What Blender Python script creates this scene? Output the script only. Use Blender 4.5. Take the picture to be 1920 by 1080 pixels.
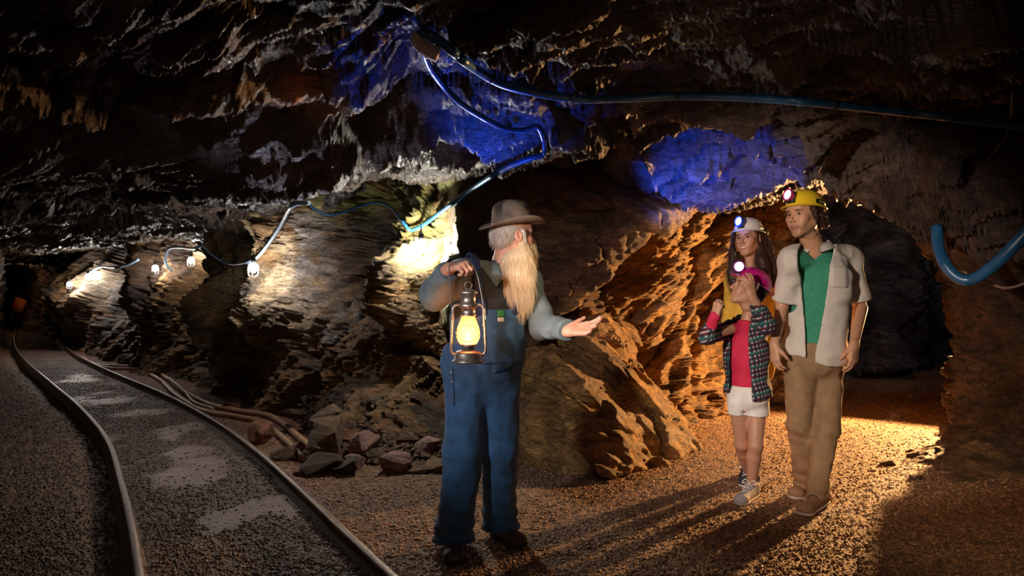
import bpy, bmesh, math, random
import numpy as np
from mathutils import Vector, Matrix
from mathutils.bvhtree import BVHTree
random.seed(7)
C = bpy.context.scene.collection
for o in list(bpy.data.objects):
    bpy.data.objects.remove(o)

# ---------------------------------------------------------------- camera, world, lights, exposure
F = 1280.0          # focal length in pixels of the 1920x1080 frame
EYE = 1.3
cam_data = bpy.data.cameras.new('camera')
cam_data.lens = 24.0
cam_data.sensor_width = 36.0
cam_data.clip_start = 0.05
camera = bpy.data.objects.new('camera', cam_data)
camera.location = (0, 0, EYE)
camera.rotation_euler = (math.radians(90), 0, 0)
C.objects.link(camera)
bpy.context.scene.camera = camera

world = bpy.data.worlds.new('world')
bpy.context.scene.world = world
world.use_nodes = True
world.node_tree.nodes['Background'].inputs[0].default_value = (0.55, 0.5, 0.6, 1)
world.node_tree.nodes['Background'].inputs[1].default_value = 0.0012

vs = bpy.context.scene.view_settings
vs.view_transform = 'Standard'
vs.look = 'None'
vs.gamma = 1.0
vs.use_curve_mapping = False
vs.exposure = 0.35


def lamp(name, kind, loc, energy, color, size=0.05, target=None, spot=None, blend=0.5):
    d = bpy.data.lights.new(name, kind)
    d.energy = energy
    d.color = color
    if kind == 'AREA':
        d.size = size
    else:
        d.shadow_soft_size = size
    if kind == 'SPOT':
        d.spot_size = math.radians(spot)
        d.spot_blend = blend
    o = bpy.data.objects.new(name, d)
    o.location = loc
    if target is not None:
        o.rotation_euler = (Vector(target) - Vector(loc)).to_track_quat('-Z', 'Y').to_euler()
    C.objects.link(o)
    return o


# warm flood light standing round the corner of the right-hand passage
lamp('passage_flood_light', 'SPOT', (4.68, 6.95, 1.15), 1300, (1.0, 0.52, 0.19), 0.045, (1.2, 4.6, 0.7), 92, 0.4)
# key light near the left of the camera, on the people
lamp('left_key_light', 'SPOT', (-1.1, 0.85, 1.75), 430, (1.0, 0.84, 0.72), 0.06, (1.5, 4.1, 1.2), 34, 0.5)
lamp('guide_key_light', 'SPOT', (-2.0, 0.7, 1.9), 180, (0.95, 0.93, 1.0), 0.12, (-0.2, 3.4, 1.15), 31, 0.6)
lamp('added_beard_light', 'SPOT', (1.15, 2.5, 1.65), 34, (1.0, 0.70, 0.38), 0.06, (0.02, 3.38, 1.28), 24, 0.8)  # added to warm and brighten the beard; no lamp stands here
lamp('added_floor_fill', 'SPOT', (2.0, 2.0, 2.1), 34, (1.0, 0.72, 0.46), 0.2, (2.55, 3.9, 0), 54, 0.9)  # added to lift the lower right ground, which the flood misses
lamp('added_barrier_light', 'POINT', (-14.6, 19.6, 1.5), 5, (1.0, .6, .35), .05)  # added so the orange barrier shows; no fixture at this spot
lamp('added_passage_fill', 'SPOT', (4.2, 6.6, 1.9), 22, (0.85, 0.85, 1.0), 0.1, (5.2, 9.6, 1.5), 80, 0.8)  # weak cool light added on the passage rocks, no fixture
lamp('soft_fill_light', 'AREA', (0.3, -0.6, 2.0), 6, (1.0, 0.70, 0.50), 1.2, (0.3, 5.0, 1.0))
# blue accent lights aimed at the roof
lamp('blue_uplight_right', 'SPOT', (0.85, 4.6, 1.25), 110, (0.012, 0.09, 1.0), 0.02, (1.5, 4.8, 2.2), 70, 0.6)
lamp('blue_uplight_middle', 'SPOT', (-0.45, 4.35, 1.5), 48, (0.012, 0.09, 1.0), 0.03, (-0.1, 4.15, 2.5), 70, 0.7)
lamp('blue_uplight_left', 'SPOT', (-0.85, 3.9, 1.7), 20, (0.012, 0.09, 1.0), 0.03, (-0.55, 3.55, 2.6), 60, 0.7)
lamp('added_roof_warm_right', 'SPOT', (1.15, 2.0, 0.5), 12, (1.0, 0.6, 0.36), 0.03, (1.1, 3.2, 2.6), 60, 0.8)  # added to warm the upper right roof; no real source
lamp('added_roof_white', 'SPOT', (-0.75, 4.6, 1.9), 9, (0.92, 0.92, 1.0), 0.015, (-0.1, 3.2, 2.6), 50, 0.8)  # added to put a white streak on the wet roof
# glancing lights added to bring out the roof, no fixtures there
lamp('added_roof_glance', 'SPOT', (-1.5, 5.0, 1.3), 16, (0.85, 0.82, 1.0), 0.02, (-0.95, 4.0, 2.4), 90, 0.8)
lamp('added_roof_warm', 'SPOT', (-0.3, 2.6, 0.6), 9, (1.0, 0.62, 0.38), 0.05, (-1.0, 4.0, 2.4), 55, 0.8)


# ---------------------------------------------------------------- helpers
def at(px, py, Y):
    """world point seen at pixel (px, py) of the 1920x1080 frame at distance Y"""
    return Vector(((px - 960) / F * Y, Y, EYE - (py - 540) / F * Y))


def atn(px, py, Y):
    return np.array([(px - 960) / F * Y, Y, EYE - (py - 540) / F * Y])


def tag(o, label=None, cat=None, group=None, kind=None):
    if label: o['label'] = label
    if cat: o['category'] = cat
    if group: o['group'] = group
    if kind: o['kind'] = kind
    return o


def empty(name, loc, rz=0.0):
    o = bpy.data.objects.new(name, None)
    o.empty_display_size = 0.1
    o.location = loc
    o.rotation_euler = (0, 0, rz)
    C.objects.link(o)
    bpy.context.view_layer.update()
    return o


def mesh_from(V, Fc, name='mesh', smooth=True):
    """V (n,3); Fc (m,3|4) array or a list of arrays"""
    me = bpy.data.meshes.new(name)
    if not isinstance(Fc, (list, tuple)):
        Fc = [Fc]
    Fc = [np.asarray(f, dtype=np.int32) for f in Fc if len(f)]
    V = np.asarray(V, dtype=np.float32)
    me.vertices.add(len(V))
    me.vertices.foreach_set('co', V.ravel())
    nl = sum(f.size for f in Fc)
    nf = sum(len(f) for f in Fc)
    me.loops.add(nl)
    me.loops.foreach_set('vertex_index', np.concatenate([f.ravel() for f in Fc]))
    me.polygons.add(nf)
    starts = []
    s = 0
    for f in Fc:
        starts.append(s + np.arange(len(f)) * f.shape[1])
        s += f.size
    me.polygons.foreach_set('loop_start', np.concatenate(starts).astype(np.int32))
    me.update(calc_edges=True)
    if smooth:
        me.polygons.foreach_set('use_smooth', np.ones(nf, dtype=bool))
    me.validate()
    return me


def col_attr(me, col, name='tint'):
    a = me.color_attributes.new(name, 'FLOAT_COLOR', 'POINT')
    rgba = np.ones((len(me.vertices), 4), dtype=np.float32)
    rgba[:, :3] = col
    a.data.foreach_set('color', rgba.ravel())


def obj(name, me, mat, parent=None, col=None, world_space=True):
    if col is not None:
        col_attr(me, col)
    o = bpy.data.objects.new(name, me)
    if mat is not None:
        me.materials.append(mat)
    C.objects.link(o)
    if parent is not None:
        o.parent = parent
        if world_space:
            o.matrix_parent_inverse = parent.matrix_world.inverted()
    return o


class MB:
    """collects simple shapes into one mesh"""
    def __init__(s):
        s.V, s.Q, s.T, s.n = [], [], [], 0

    def add(s, V, Q=None, T=None):
        V = np.asarray(V, dtype=np.float64)
        if Q is not None and len(Q): s.Q.append(np.asarray(Q) + s.n)
        if T is not None and len(T): s.T.append(np.asarray(T) + s.n)
        s.V.append(V)
        s.n += len(V)
        return s

    def tube(s, pts, r, seg=10, cap=True):
        P = np.asarray([tuple(p) for p in pts], dtype=np.float64)
        n = len(P)
        r = np.broadcast_to(np.asarray(r, dtype=np.float64), (n,))
        Tn = np.gradient(P, axis=0)
        Tn /= np.linalg.norm(Tn, axis=1)[:, None] + 1e-12
        up = np.array([0, 0, 1.0]) if abs(Tn[0, 2]) < 0.9 else np.array([1.0, 0, 0])
        N = np.cross(Tn[0], up)
        N /= np.linalg.norm(N)
        rings = []
        for i in range(n):
            N = N - Tn[i] * np.dot(N, Tn[i])
            N /= np.linalg.norm(N) + 1e-12
            B = np.cross(Tn[i], N)
            a = np.arange(seg) * 2 * math.pi / seg
            rings.append(P[i] + r[i] * (np.cos(a)[:, None] * N + np.sin(a)[:, None] * B))
        V = np.concatenate(rings)
        i, j = np.meshgrid(np.arange(n - 1), np.arange(seg), indexing='ij')
        a = (i * seg + j).ravel()
        b = (i * seg + (j + 1) % seg).ravel()
        Q = np.stack([a, b, b + seg, a + seg], 1)
        T = None
        if cap:
            V = np.concatenate([V, P[:1], P[-1:]])
            k = np.arange(seg)
            T = np.concatenate([np.stack([np.full(seg, n * seg), (k + 1) % seg, k], 1),
                                np.stack([np.full(seg, n * seg + 1), (n - 1) * seg + k, (n - 1) * seg + (k + 1) % seg], 1)])
        return s.add(V, Q, T)

    def lathe(s, prof, origin=(0, 0, 0), seg=24, axis=None):
        """prof: list of (radius, height)"""
        n = len(prof)
        a = np.arange(seg) * 2 * math.pi / seg
        V = np.concatenate([np.stack([r * np.cos(a), r * np.sin(a), np.full(seg, z)], 1) for r, z in prof])
        if axis is not None:
            R = np.array(Vector((0, 0, 1)).rotation_difference(Vector(axis)).to_matrix())
            V = V @ R.T
        V = V + np.array(origin)
        i, j = np.meshgrid(np.arange(n - 1), np.arange(seg), indexing='ij')
        p = (i * seg + j).ravel()
        q = (i * seg + (j + 1) % seg).ravel()
        return s.add(V, np.stack([p, q, q + seg, p + seg], 1))

    def box(s, c, d, R=None):
        V = np.array([[x, y, z] for x in (-.5, .5) for y in (-.5, .5) for z in (-.5, .5)]) * np.array(d)
        if R is not None: V = V @ np.array(R).T
        V = V + np.array(c)
        return s.add(V, [[0, 1, 3, 2], [4, 6, 7, 5], [0, 4, 5, 1], [2, 3, 7, 6], [0, 2, 6, 4], [1, 5, 7, 3]])

    def build(s, name, mat, parent=None, smooth=True, col=None):
        fs = []
        if s.Q: fs.append(np.concatenate(s.Q))
        if s.T: fs.append(np.concatenate(s.T))
        me = mesh_from(np.concatenate(s.V), fs, name, smooth)
        return obj(name, me, mat, parent, col)


def spline(pts, n=8):
    """Catmull-Rom through points"""
    P = np.asarray([tuple(p) for p in pts], dtype=np.float64)
    P = np.vstack([2 * P[0] - P[1], P, 2 * P[-1] - P[-2]])
    out = []
    for i in range(1, len(P) - 2):
        t = np.linspace(0, 1, n, endpoint=False)[:, None]
        a, b, c, d = P[i - 1], P[i], P[i + 1], P[i + 2]
        out.append(0.5 * ((2 * b) + (-a + c) * t + (2 * a - 5 * b + 4 * c - d) * t ** 2 + (-a + 3 * b - 3 * c + d) * t ** 3))
    out.append(P[-2][None])
    return np.concatenate(out)


# ---- vectorised noise
def _hash(i, j, k, seed):
    h = (i.astype(np.int64) * 374761393 + j.astype(np.int64) * 668265263 + k.astype(np.int64) * 2147483647 + seed * 1274126177) & 0xffffffff
    h = ((h ^ (h >> 13)) * 1274126177) & 0xffffffff
    h = ((h ^ (h >> 16)) * 2246822519) & 0xffffffff
    return (h ^ (h >> 15)) & 0xffffffff


def perlin(P, seed=0):
    P = np.asarray(P, dtype=np.float32)
    I = np.floor(P)
    f = P - I
    u = f * f * f * (f * (f * 6 - 15) + 10)
    I = I.astype(np.int64)
    out = 0
    for dx in (0, 1):
        wx = u[:, 0] if dx else 1 - u[:, 0]
        for dy in (0, 1):
            wy = u[:, 1] if dy else 1 - u[:, 1]
            for dz in (0, 1):
                wz = u[:, 2] if dz else 1 - u[:, 2]
                h = _hash(I[:, 0] + dx, I[:, 1] + dy, I[:, 2] + dz, seed)
                g = ((h & 1023) / 511.5 - 1) * (f[:, 0] - dx) + (((h >> 10) & 1023) / 511.5 - 1) * (f[:, 1] - dy) + (((h >> 20) & 1023) / 511.5 - 1) * (f[:, 2] - dz)
                out = out + wx * wy * wz * g
    return out.astype(np.float32)


def fbm(P, octv=4, seed=0, gain=0.5, ridge=False):
    out = 0
    a = 1.0
    P = np.asarray(P, dtype=np.float32)
    for o in range(octv):
        n = perlin(P, seed + o * 17)
        if ridge: n = 0.5 - np.abs(n) * 2.0
        out = out + a * n
        a *= gain
        P = P * 2.03 + 3.7
    return out


def facet(P, seed=0, slope=0.8, step=0.5):
    """angular rock: every cell is its own tilted plane; returns height, edge distance, id value"""
    P = np.asarray(P, dtype=np.float32)
    B = np.floor(P - 0.5).astype(np.int64)
    best = np.full(len(P), 1e9, dtype=np.float32)
    sec = best.copy()
    hh = np.zeros(len(P), dtype=np.float32)
    idv = hh.copy()
    for dx in (0, 1):
        for dy in (0, 1):
            for dz in (0, 1):
                i, j, k = B[:, 0] + dx, B[:, 1] + dy, B[:, 2] + dz
                h = _hash(i, j, k, seed)
                cx = i + .5 + ((h & 255) / 255. - .5) * .8
                cy = j + .5 + (((h >> 8) & 255) / 255. - .5) * .8
                cz = k + .5 + (((h >> 16) & 255) / 255. - .5) * .8
                rx, ry, rz = P[:, 0] - cx, P[:, 1] - cy, P[:, 2] - cz
                d = rx * rx + ry * ry + rz * rz
                h2 = _hash(k, i, j, seed + 91)
                v = (((h2 & 255) / 127.5 - 1) * rx + (((h2 >> 8) & 255) / 127.5 - 1) * ry + (((h2 >> 16) & 255) / 127.5 - 1) * rz) * slope + ((h2 >> 24) / 127.5 - 1) * step
                m = d < best
                sec = np.where(m, best, np.minimum(sec, d))
                hh = np.where(m, v, hh)
                idv = np.where(m, (h2 & 1023) / 1023., idv)
                best = np.where(m, d, best)
    return hh.astype(np.float32), (np.sqrt(sec) - np.sqrt(best)).astype(np.float32), idv.astype(np.float32)


def sstep(a, b, x):
    t = np.clip((x - a) / (b - a), 0, 1)
    return t * t * (3 - 2 * t)


def rotm(ax, ay, az):
    return np.array((Matrix.Rotation(az, 3, 'Z') @ Matrix.Rotation(ay, 3, 'Y') @ Matrix.Rotation(ax, 3, 'X')))


# ---- materials
def new_mat(name):
    m = bpy.data.materials.new(name)
    m.use_nodes = True
    nt = m.node_tree
    b = nt.nodes['Principled BSDF']
    return m, nt, b


def nd(nt, t, **kw):
    n = nt.nodes.new(t)
    for k, v in kw.items():
        if k.startswith('i_'):
            n.inputs[k[2:]].default_value = v
        else:
            setattr(n, k, v)
    return n


def simple(name, color, rough=0.6, metal=0.0, spec=0.5, noise=0.0, nscale=30, bump=0.0, bscale=200, emit=None, estr=0.0, sheen=0.0, tint=False):
    m, nt, b = new_mat(name)
    L = nt.links.new
    b.inputs['Base Color'].default_value = (*color, 1)
    b.inputs['Roughness'].default_value = rough
    b.inputs['Metallic'].default_value = metal
    b.inputs['Specular IOR Level'].default_value = spec
    if sheen: b.inputs['Sheen Weight'].default_value = sheen
    tc = nd(nt, 'ShaderNodeTexCoord')
    src = None
    if tint:
        at_ = nd(nt, 'ShaderNodeAttribute', attribute_name='tint')
        src = at_.outputs['Color']
    if noise > 0:
        n = nd(nt, 'ShaderNodeTexNoise', i_Scale=nscale, i_Detail=5.0)
        L(tc.outputs['Object'], n.inputs['Vector'])
        mr = nd(nt, 'ShaderNodeMapRange')
        mr.inputs['From Min'].default_value = .3
        mr.inputs['From Max'].default_value = .7
        mr.inputs['To Min'].default_value = 1 - noise
        mr.inputs['To Max'].default_value = 1 + noise
        L(n.outputs['Fac'], mr.inputs['Value'])
        mx = nd(nt, 'ShaderNodeVectorMath', operation='SCALE')
        if src is not None: L(src, mx.inputs[0])
        else: mx.inputs[0].default_value = color
        L(mr.outputs['Result'], mx.inputs['Scale'])
        src = mx.outputs['Vector']
    if src is not None:
        L(src, b.inputs['Base Color'])
    if bump > 0:
        n2 = nd(nt, 'ShaderNodeTexNoise', i_Scale=bscale, i_Detail=4.0)
        L(tc.outputs['Object'], n2.inputs['Vector'])
        bp = nd(nt, 'ShaderNodeBump', i_Strength=bump, i_Distance=0.004)
        L(n2.outputs['Fac'], bp.inputs['Height'])
        L(bp.outputs['Normal'], b.inputs['Normal'])
    if emit is not None:
        b.inputs['Emission Color'].default_value = (*emit, 1)
        b.inputs['Emission Strength'].default_value = estr
    return m


def rock_mat(name, rough=0.48, spec=0.5, bump=1.0, scale=1.0):
    m, nt, b = new_mat(name)
    L = nt.links.new
    tc = nd(nt, 'ShaderNodeTexCoord')
    mp = nd(nt, 'ShaderNodeMapping')
    mp.inputs['Rotation'].default_value = (0.5, 0.6, 0.9)
    mp.inputs['Scale'].default_value = (0.45 * scale, 1.5 * scale, 1.7 * scale)
    L(tc.outputs['Object'], mp.inputs['Vector'])
    att = nd(nt, 'ShaderNodeAttribute', attribute_name='tint')
    n1 = nd(nt, 'ShaderNodeTexNoise', i_Scale=9.0, i_Detail=9.0, i_Roughness=0.68, i_Distortion=0.6)
    L(mp.outputs['Vector'], n1.inputs['Vector'])
    n2 = nd(nt, 'ShaderNodeTexNoise', i_Scale=3.3, i_Detail=6.0, i_Roughness=0.6)
    L(tc.outputs['Object'], n2.inputs['Vector'])
    v1 = nd(nt, 'ShaderNodeTexVoronoi', feature='DISTANCE_TO_EDGE', i_Scale=10.0)
    wv = nd(nt, 'ShaderNodeVectorMath', operation='ADD')
    sc = nd(nt, 'ShaderNodeVectorMath', operation='SCALE')
    sc.inputs['Scale'].default_value = 0.25
    L(n2.outputs['Color'], sc.inputs[0])
    L(mp.outputs['Vector'], wv.inputs[0])
    L(sc.outputs['Vector'], wv.inputs[1])
    L(wv.outputs['Vector'], v1.inputs['Vector'])
    # colour: tint darkened and lightened by the grain
    r1 = nd(nt, 'ShaderNodeMapRange')
    r1.inputs['From Min'].default_value = 0.32
    r1.inputs['From Max'].default_value = 0.68
    r1.inputs['To Min'].default_value = 0.35
    r1.inputs['To Max'].default_value = 1.55
    L(n1.outputs['Fac'], r1.inputs['Value'])
    r2 = nd(nt, 'ShaderNodeMapRange')
    r2.inputs['From Min'].default_value = 0.3
    r2.inputs['From Max'].default_value = 0.7
    r2.inputs['To Min'].default_value = 0.6
    r2.inputs['To Max'].default_value = 1.4
    L(n2.outputs['Fac'], r2.inputs['Value'])
    r3 = nd(nt, 'ShaderNodeMapRange')
    r3.inputs['From Min'].default_value = 0.0
    r3.inputs['From Max'].default_value = 0.035
    r3.inputs['To Min'].default_value = 0.35
    r3.inputs['To Max'].default_value = 1.0
    L(v1.outputs['Distance'], r3.inputs['Value'])
    mu = nd(nt, 'ShaderNodeMath', operation='MULTIPLY')
    L(r1.outputs['Result'], mu.inputs[0]); L(r2.outputs['Result'], mu.inputs[1])
    mu2 = nd(nt, 'ShaderNodeMath', operation='MULTIPLY')
    L(mu.outputs[0], mu2.inputs[0]); L(r3.outputs['Result'], mu2.inputs[1])
    cs = nd(nt, 'ShaderNodeVectorMath', operation='SCALE')
    L(att.outputs['Color'], cs.inputs[0]); L(mu2.outputs[0], cs.inputs['Scale'])
    L(cs.outputs['Vector'], b.inputs['Base Color'])
    n3 = nd(nt, 'ShaderNodeTexNoise', i_Scale=42.0, i_Detail=7.0, i_Roughness=0.75)
    L(mp.outputs['Vector'], n3.inputs['Vector'])
    r5 = nd(nt, 'ShaderNodeMapRange')
    r5.inputs['From Min'].default_value = 0.36; r5.inputs['From Max'].default_value = 0.64
    r5.inputs['To Min'].default_value = 0.5; r5.inputs['To Max'].default_value = 1.5
    L(n3.outputs['Fac'], r5.inputs['Value'])
    cs2 = nd(nt, 'ShaderNodeVectorMath', operation='SCALE')
    L(cs.outputs['Vector'], cs2.inputs[0]); L(r5.outputs['Result'], cs2.inputs['Scale'])
    L(cs2.outputs['Vector'], b.inputs['Base Color'])
    # roughness
    rr = nd(nt, 'ShaderNodeMapRange')
    rr.inputs['From Min'].default_value = 0.35
    rr.inputs['From Max'].default_value = 0.65
    rr.inputs['To Min'].default_value = rough - 0.14
    rr.inputs['To Max'].default_value = rough + 0.25
    L(n2.outputs['Fac'], rr.inputs['Value'])
    L(rr.outputs['Result'], b.inputs['Roughness'])
    b.inputs['Specular IOR Level'].default_value = spec
    # bump
    hsum = nd(nt, 'ShaderNodeMath', operation='MULTIPLY_ADD')
    L(r3.outputs['Result'], hsum.inputs[0]); hsum.inputs[1].default_value = 0.12
    L(n1.outputs['Fac'], hsum.inputs[2])
    h2 = nd(nt, 'ShaderNodeMath', operation='MULTIPLY_ADD')
    L(n3.outputs['Fac'], h2.inputs[0]); h2.inputs[1].default_value = 0.4
    L(hsum.outputs[0], h2.inputs[2])
    bp = nd(nt, 'ShaderNodeBump', i_Strength=bump, i_Distance=0.06)
    L(h2.outputs[0], bp.inputs['Height'])
    L(bp.outputs['Normal'], b.inputs['Normal'])
    return m
# ---------------------------------------------------------------- implicit modelling
class Sculpt:
    """signed distance field on a grid; smooth unions; surface nets"""
    def __init__(s, lo, hi, h):
        s.lo = np.array(lo, dtype=np.float32)
        s.h = h
        n = np.ceil((np.array(hi) - np.array(lo)) / h).astype(int) + 1
        s.n = n
        ax = [s.lo[i] + np.arange(n[i], dtype=np.float32) * h for i in range(3)]
        s.ax = ax
        s.d = np.full(tuple(n), 1.0, dtype=np.float32)

    def _win(s, lo, hi, pad):
        a = [int(max(0, math.floor((lo[i] - pad - s.lo[i]) / s.h))) for i in range(3)]
        b = [int(min(s.n[i], math.ceil((hi[i] + pad - s.lo[i]) / s.h) + 1)) for i in range(3)]
        if any(b[i] <= a[i] for i in range(3)): return None, None
        sl = tuple(slice(a[i], b[i]) for i in range(3))
        X, Y, Z = np.meshgrid(s.ax[0][sl[0]], s.ax[1][sl[1]], s.ax[2][sl[2]], indexing='ij')
        return sl, (X, Y, Z)

    def _join(s, sl, d, k, op):
        o = s.d[sl]
        if op == 'add':
            if k > 0:
                t = np.clip(.5 + .5 * (o - d) / k, 0, 1)
                r = o * (1 - t) + d * t - k * t * (1 - t)
            else: r = np.minimum(o, d)
        else:
            if k > 0:
                t = np.clip(.5 - .5 * (o + d) / k, 0, 1)
                r = o * (1 - t) - d * t + k * t * (1 - t)
            else: r = np.maximum(o, -d)
        s.d[sl] = r

    def cap(s, a, b, ra, rb=None, k=0.02, op='add', flat=None):
        """tapered capsule; flat=(unit vector, factor) squashes the section along a direction"""
        rb = ra if rb is None else rb
        a = np.array(a, dtype=np.float32); b = np.array(b, dtype=np.float32)
        m = max(ra, rb) * 1.3
        sl, G = s._win(np.minimum(a, b) - m, np.maximum(a, b) + m, 0.05 + k)
        if sl is None: return s
        X, Y, Z = G
        ab = b - a
        L2 = float(ab @ ab) + 1e-9
        px, py, pz = X - a[0], Y - a[1], Z - a[2]
        t = np.clip((px * ab[0] + py * ab[1] + pz * ab[2]) / L2, 0, 1)
        qx, qy, qz = px - t * ab[0], py - t * ab[1], pz - t * ab[2]
        if flat is not None:
            f, q = flat
            f = np.array(f, dtype=np.float32)
            dt = (qx * f[0] + qy * f[1] + qz * f[2]) * (1 / q - 1)
            qx, qy, qz = qx + f[0] * dt, qy + f[1] * dt, qz + f[2] * dt
        d = np.sqrt(qx * qx + qy * qy + qz * qz) - (ra + (rb - ra) * t)
        s._join(sl, d, k, op)
        return s

    def ell(s, c, r, R=None, k=0.02, op='add'):
        c = np.array(c, dtype=np.float32); r = np.array(r, dtype=np.float32)
        m = float(r.max())
        sl, G = s._win(c - m, c + m, 0.05 + k)
        if sl is None: return s
        X, Y, Z = G[0] - c[0], G[1] - c[1], G[2] - c[2]
        if R is not None:
            R = np.array(R, dtype=np.float32).T
            X, Y, Z = (R[0, 0] * X + R[0, 1] * Y + R[0, 2] * Z, R[1, 0] * X + R[1, 1] * Y + R[1, 2] * Z, R[2, 0] * X + R[2, 1] * Y + R[2, 2] * Z)
        k0 = np.sqrt((X / r[0]) ** 2 + (Y / r[1]) ** 2 + (Z / r[2]) ** 2)
        k1 = np.sqrt((X / r[0] ** 2) ** 2 + (Y / r[1] ** 2) ** 2 + (Z / r[2] ** 2) ** 2)
        d = np.where(k1 > 1e-6, k0 * (k0 - 1) / np.maximum(k1, 1e-6), -m)
        s._join(sl, d, k, op)
        return s

    def grid(s):
        return np.meshgrid(*s.ax, indexing='ij')

    def mesh(s):
        return surfnet(s.d, s.lo, s.h)


def surfnet(d, lo, h):
    nx, ny, nz = d.shape
    ins = d < 0
    cube = [(0, 0, 0), (1, 0, 0), (0, 1, 0), (1, 1, 0), (0, 0, 1), (1, 0, 1), (0, 1, 1), (1, 1, 1)]
    cnt = np.zeros((nx - 1, ny - 1, nz - 1), dtype=np.int8)
    for c in cube:
        cnt += ins[c[0]:nx - 1 + c[0], c[1]:ny - 1 + c[1], c[2]:nz - 1 + c[2]]
    act = (cnt > 0) & (cnt < 8)
    I = np.argwhere(act)
    idx = np.full(act.shape, -1, dtype=np.int64)
    idx[act] = np.arange(len(I))
    vals = [d[I[:, 0] + c[0], I[:, 1] + c[1], I[:, 2] + c[2]] for c in cube]
    acc = np.zeros((len(I), 3)); w = np.zeros(len(I))
    for a in range(8):
        for b in range(a + 1, 8):
            df = [cube[b][i] - cube[a][i] for i in range(3)]
            if sum(abs(x) for x in df) != 1: continue
            va, vb = vals[a], vals[b]
            m = (va < 0) != (vb < 0)
            t = np.where(m, va / np.where(m, va - vb, 1), 0)
            for i in range(3):
                acc[:, i] += np.where(m, cube[a][i] + t * df[i], 0)
            w += m
    V = (I + acc / w[:, None]) * h + np.asarray(lo)
    Q = []
    for ax in range(3):
        sl0 = [slice(None)] * 3; sl1 = [slice(None)] * 3
        sl0[ax] = slice(0, -1); sl1[ax] = slice(1, None)
        a, b = ins[tuple(sl0)], ins[tuple(sl1)]
        E = np.argwhere(a != b)
        o1, o2 = [(1, 2), (2, 0), (0, 1)][ax]
        sh = act.shape
        E = E[(E[:, o1] > 0) & (E[:, o2] > 0) & (E[:, o1] < sh[o1]) & (E[:, o2] < sh[o2]) & (E[:, ax] < sh[ax])]
        s_in = a[E[:, 0], E[:, 1], E[:, 2]]
        def id_(d1, d2):
            J = E.copy(); J[:, o1] -= d1; J[:, o2] -= d2
            return idx[J[:, 0], J[:, 1], J[:, 2]]
        q = np.stack([id_(1, 1), id_(0, 1), id_(0, 0), id_(1, 0)], 1)
        q[~s_in] = q[~s_in][:, ::-1]
        Q.append(q)
    Q = np.concatenate(Q)
    Q = Q[(Q >= 0).all(1)]
    return V, Q


def drop_loose(V, Q):
    used = np.zeros(len(V), dtype=bool); used[Q.ravel()] = True
    mp = np.cumsum(used) - 1
    return V[used], mp[Q], used


def hull_planes(pts):
    bm = bmesh.new()
    for p in pts: bm.verts.new([float(a) for a in p])
    r = bmesh.ops.convex_hull(bm, input=bm.verts)
    bm.faces.ensure_lookup_table()
    c = sum((v.co for v in bm.verts), Vector()) / len(bm.verts)
    out = []
    for f in bm.faces:
        f.normal_update()
        n = f.normal.copy()
        if n.length < .5: continue
        dd = n.dot(f.verts[0].co)
        if n.dot(c) > dd: n, dd = -n, -dd
        out.append((n.x, n.y, n.z, dd))
    bm.free()
    u = []
    for p in out:
        if not any(abs(p[0] - q[0]) + abs(p[1] - q[1]) + abs(p[2] - q[2]) + abs(p[3] - q[3]) < 1e-3 for q in u): u.append(p)
    return u


def hull_rock(hulls, h, seed, amp, dispscale=1.0, pad=0.12, fine=1.0):
    """solid rock: union of convex hulls with angular relief"""
    allp = np.concatenate([np.array([tuple(p) for p in H]) for H in hulls])
    s = Sculpt(allp.min(0) - pad, allp.max(0) + pad, h)
    X, Y, Z = s.grid()
    P = np.stack([X.ravel(), Y.ravel(), Z.ravel()], 1)
    d = np.full(len(P), 9.0, dtype=np.float32)
    for H in hulls:
        dd = np.full(len(P), -9.0, dtype=np.float32)
        for (a, b, c, e) in hull_planes(H):
            dd = np.maximum(dd, P[:, 0] * a + P[:, 1] * b + P[:, 2] * c - e)
        d = np.minimum(d, dd)
    near = np.abs(d) < 0.45 * amp + .1
    hh, ids = rock_disp(P[near] * dispscale, seed, 1.0, .4)
    d[near] -= hh * amp
    s.d = d.reshape(s.d.shape)
    V, Q = s.mesh()
    return V, Q
# ---------------------------------------------------------------- rock shell of the mine
M_rock = rock_mat('wet rock', 0.5, 0.45, 1.0)
M_roof = rock_mat('wet roof rock', 0.38, 0.7, 1.0)
M_stone = rock_mat('loose stone', 0.6, 0.4, 0.8, 2.0)

OCHRE = np.array([0.30, 0.165, 0.065])
BROWN = np.array([0.17, 0.085, 0.042])
GREY = np.array([0.26, 0.22, 0.20])
PALE = np.array([0.46, 0.38, 0.28])
DARK = np.array([0.055, 0.036, 0.028])
RUST = np.array([0.42, 0.11, 0.03])
MOSS = np.array([0.22, 0.24, 0.04])
REDD = np.array([0.20, 0.075, 0.05])
SLATE = np.array([0.10, 0.085, 0.085])


def mixc(c, c2, m):
    return c * (1 - m[:, None]) + np.asarray(c2) * m[:, None]


def proj(V):
    y = np.maximum(V[:, 1], 0.3)
    return 960 + V[:, 0] / y * F, 540 - (V[:, 2] - EYE) / y * F


def strata(a):
    a = np.array(a, dtype=float); a /= np.linalg.norm(a)
    b = np.cross(a, (0.2, 0.3, 1.0)); b /= np.linalg.norm(b)
    return np.stack([a, b, np.cross(a, b)])


ST_R = strata((.75, .2, -.6))      # beds dipping to the right
ST_L = strata((.75, .2, .62))      # beds dipping to the left
ST_C = strata((.82, -.55, .1))     # roof


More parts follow.
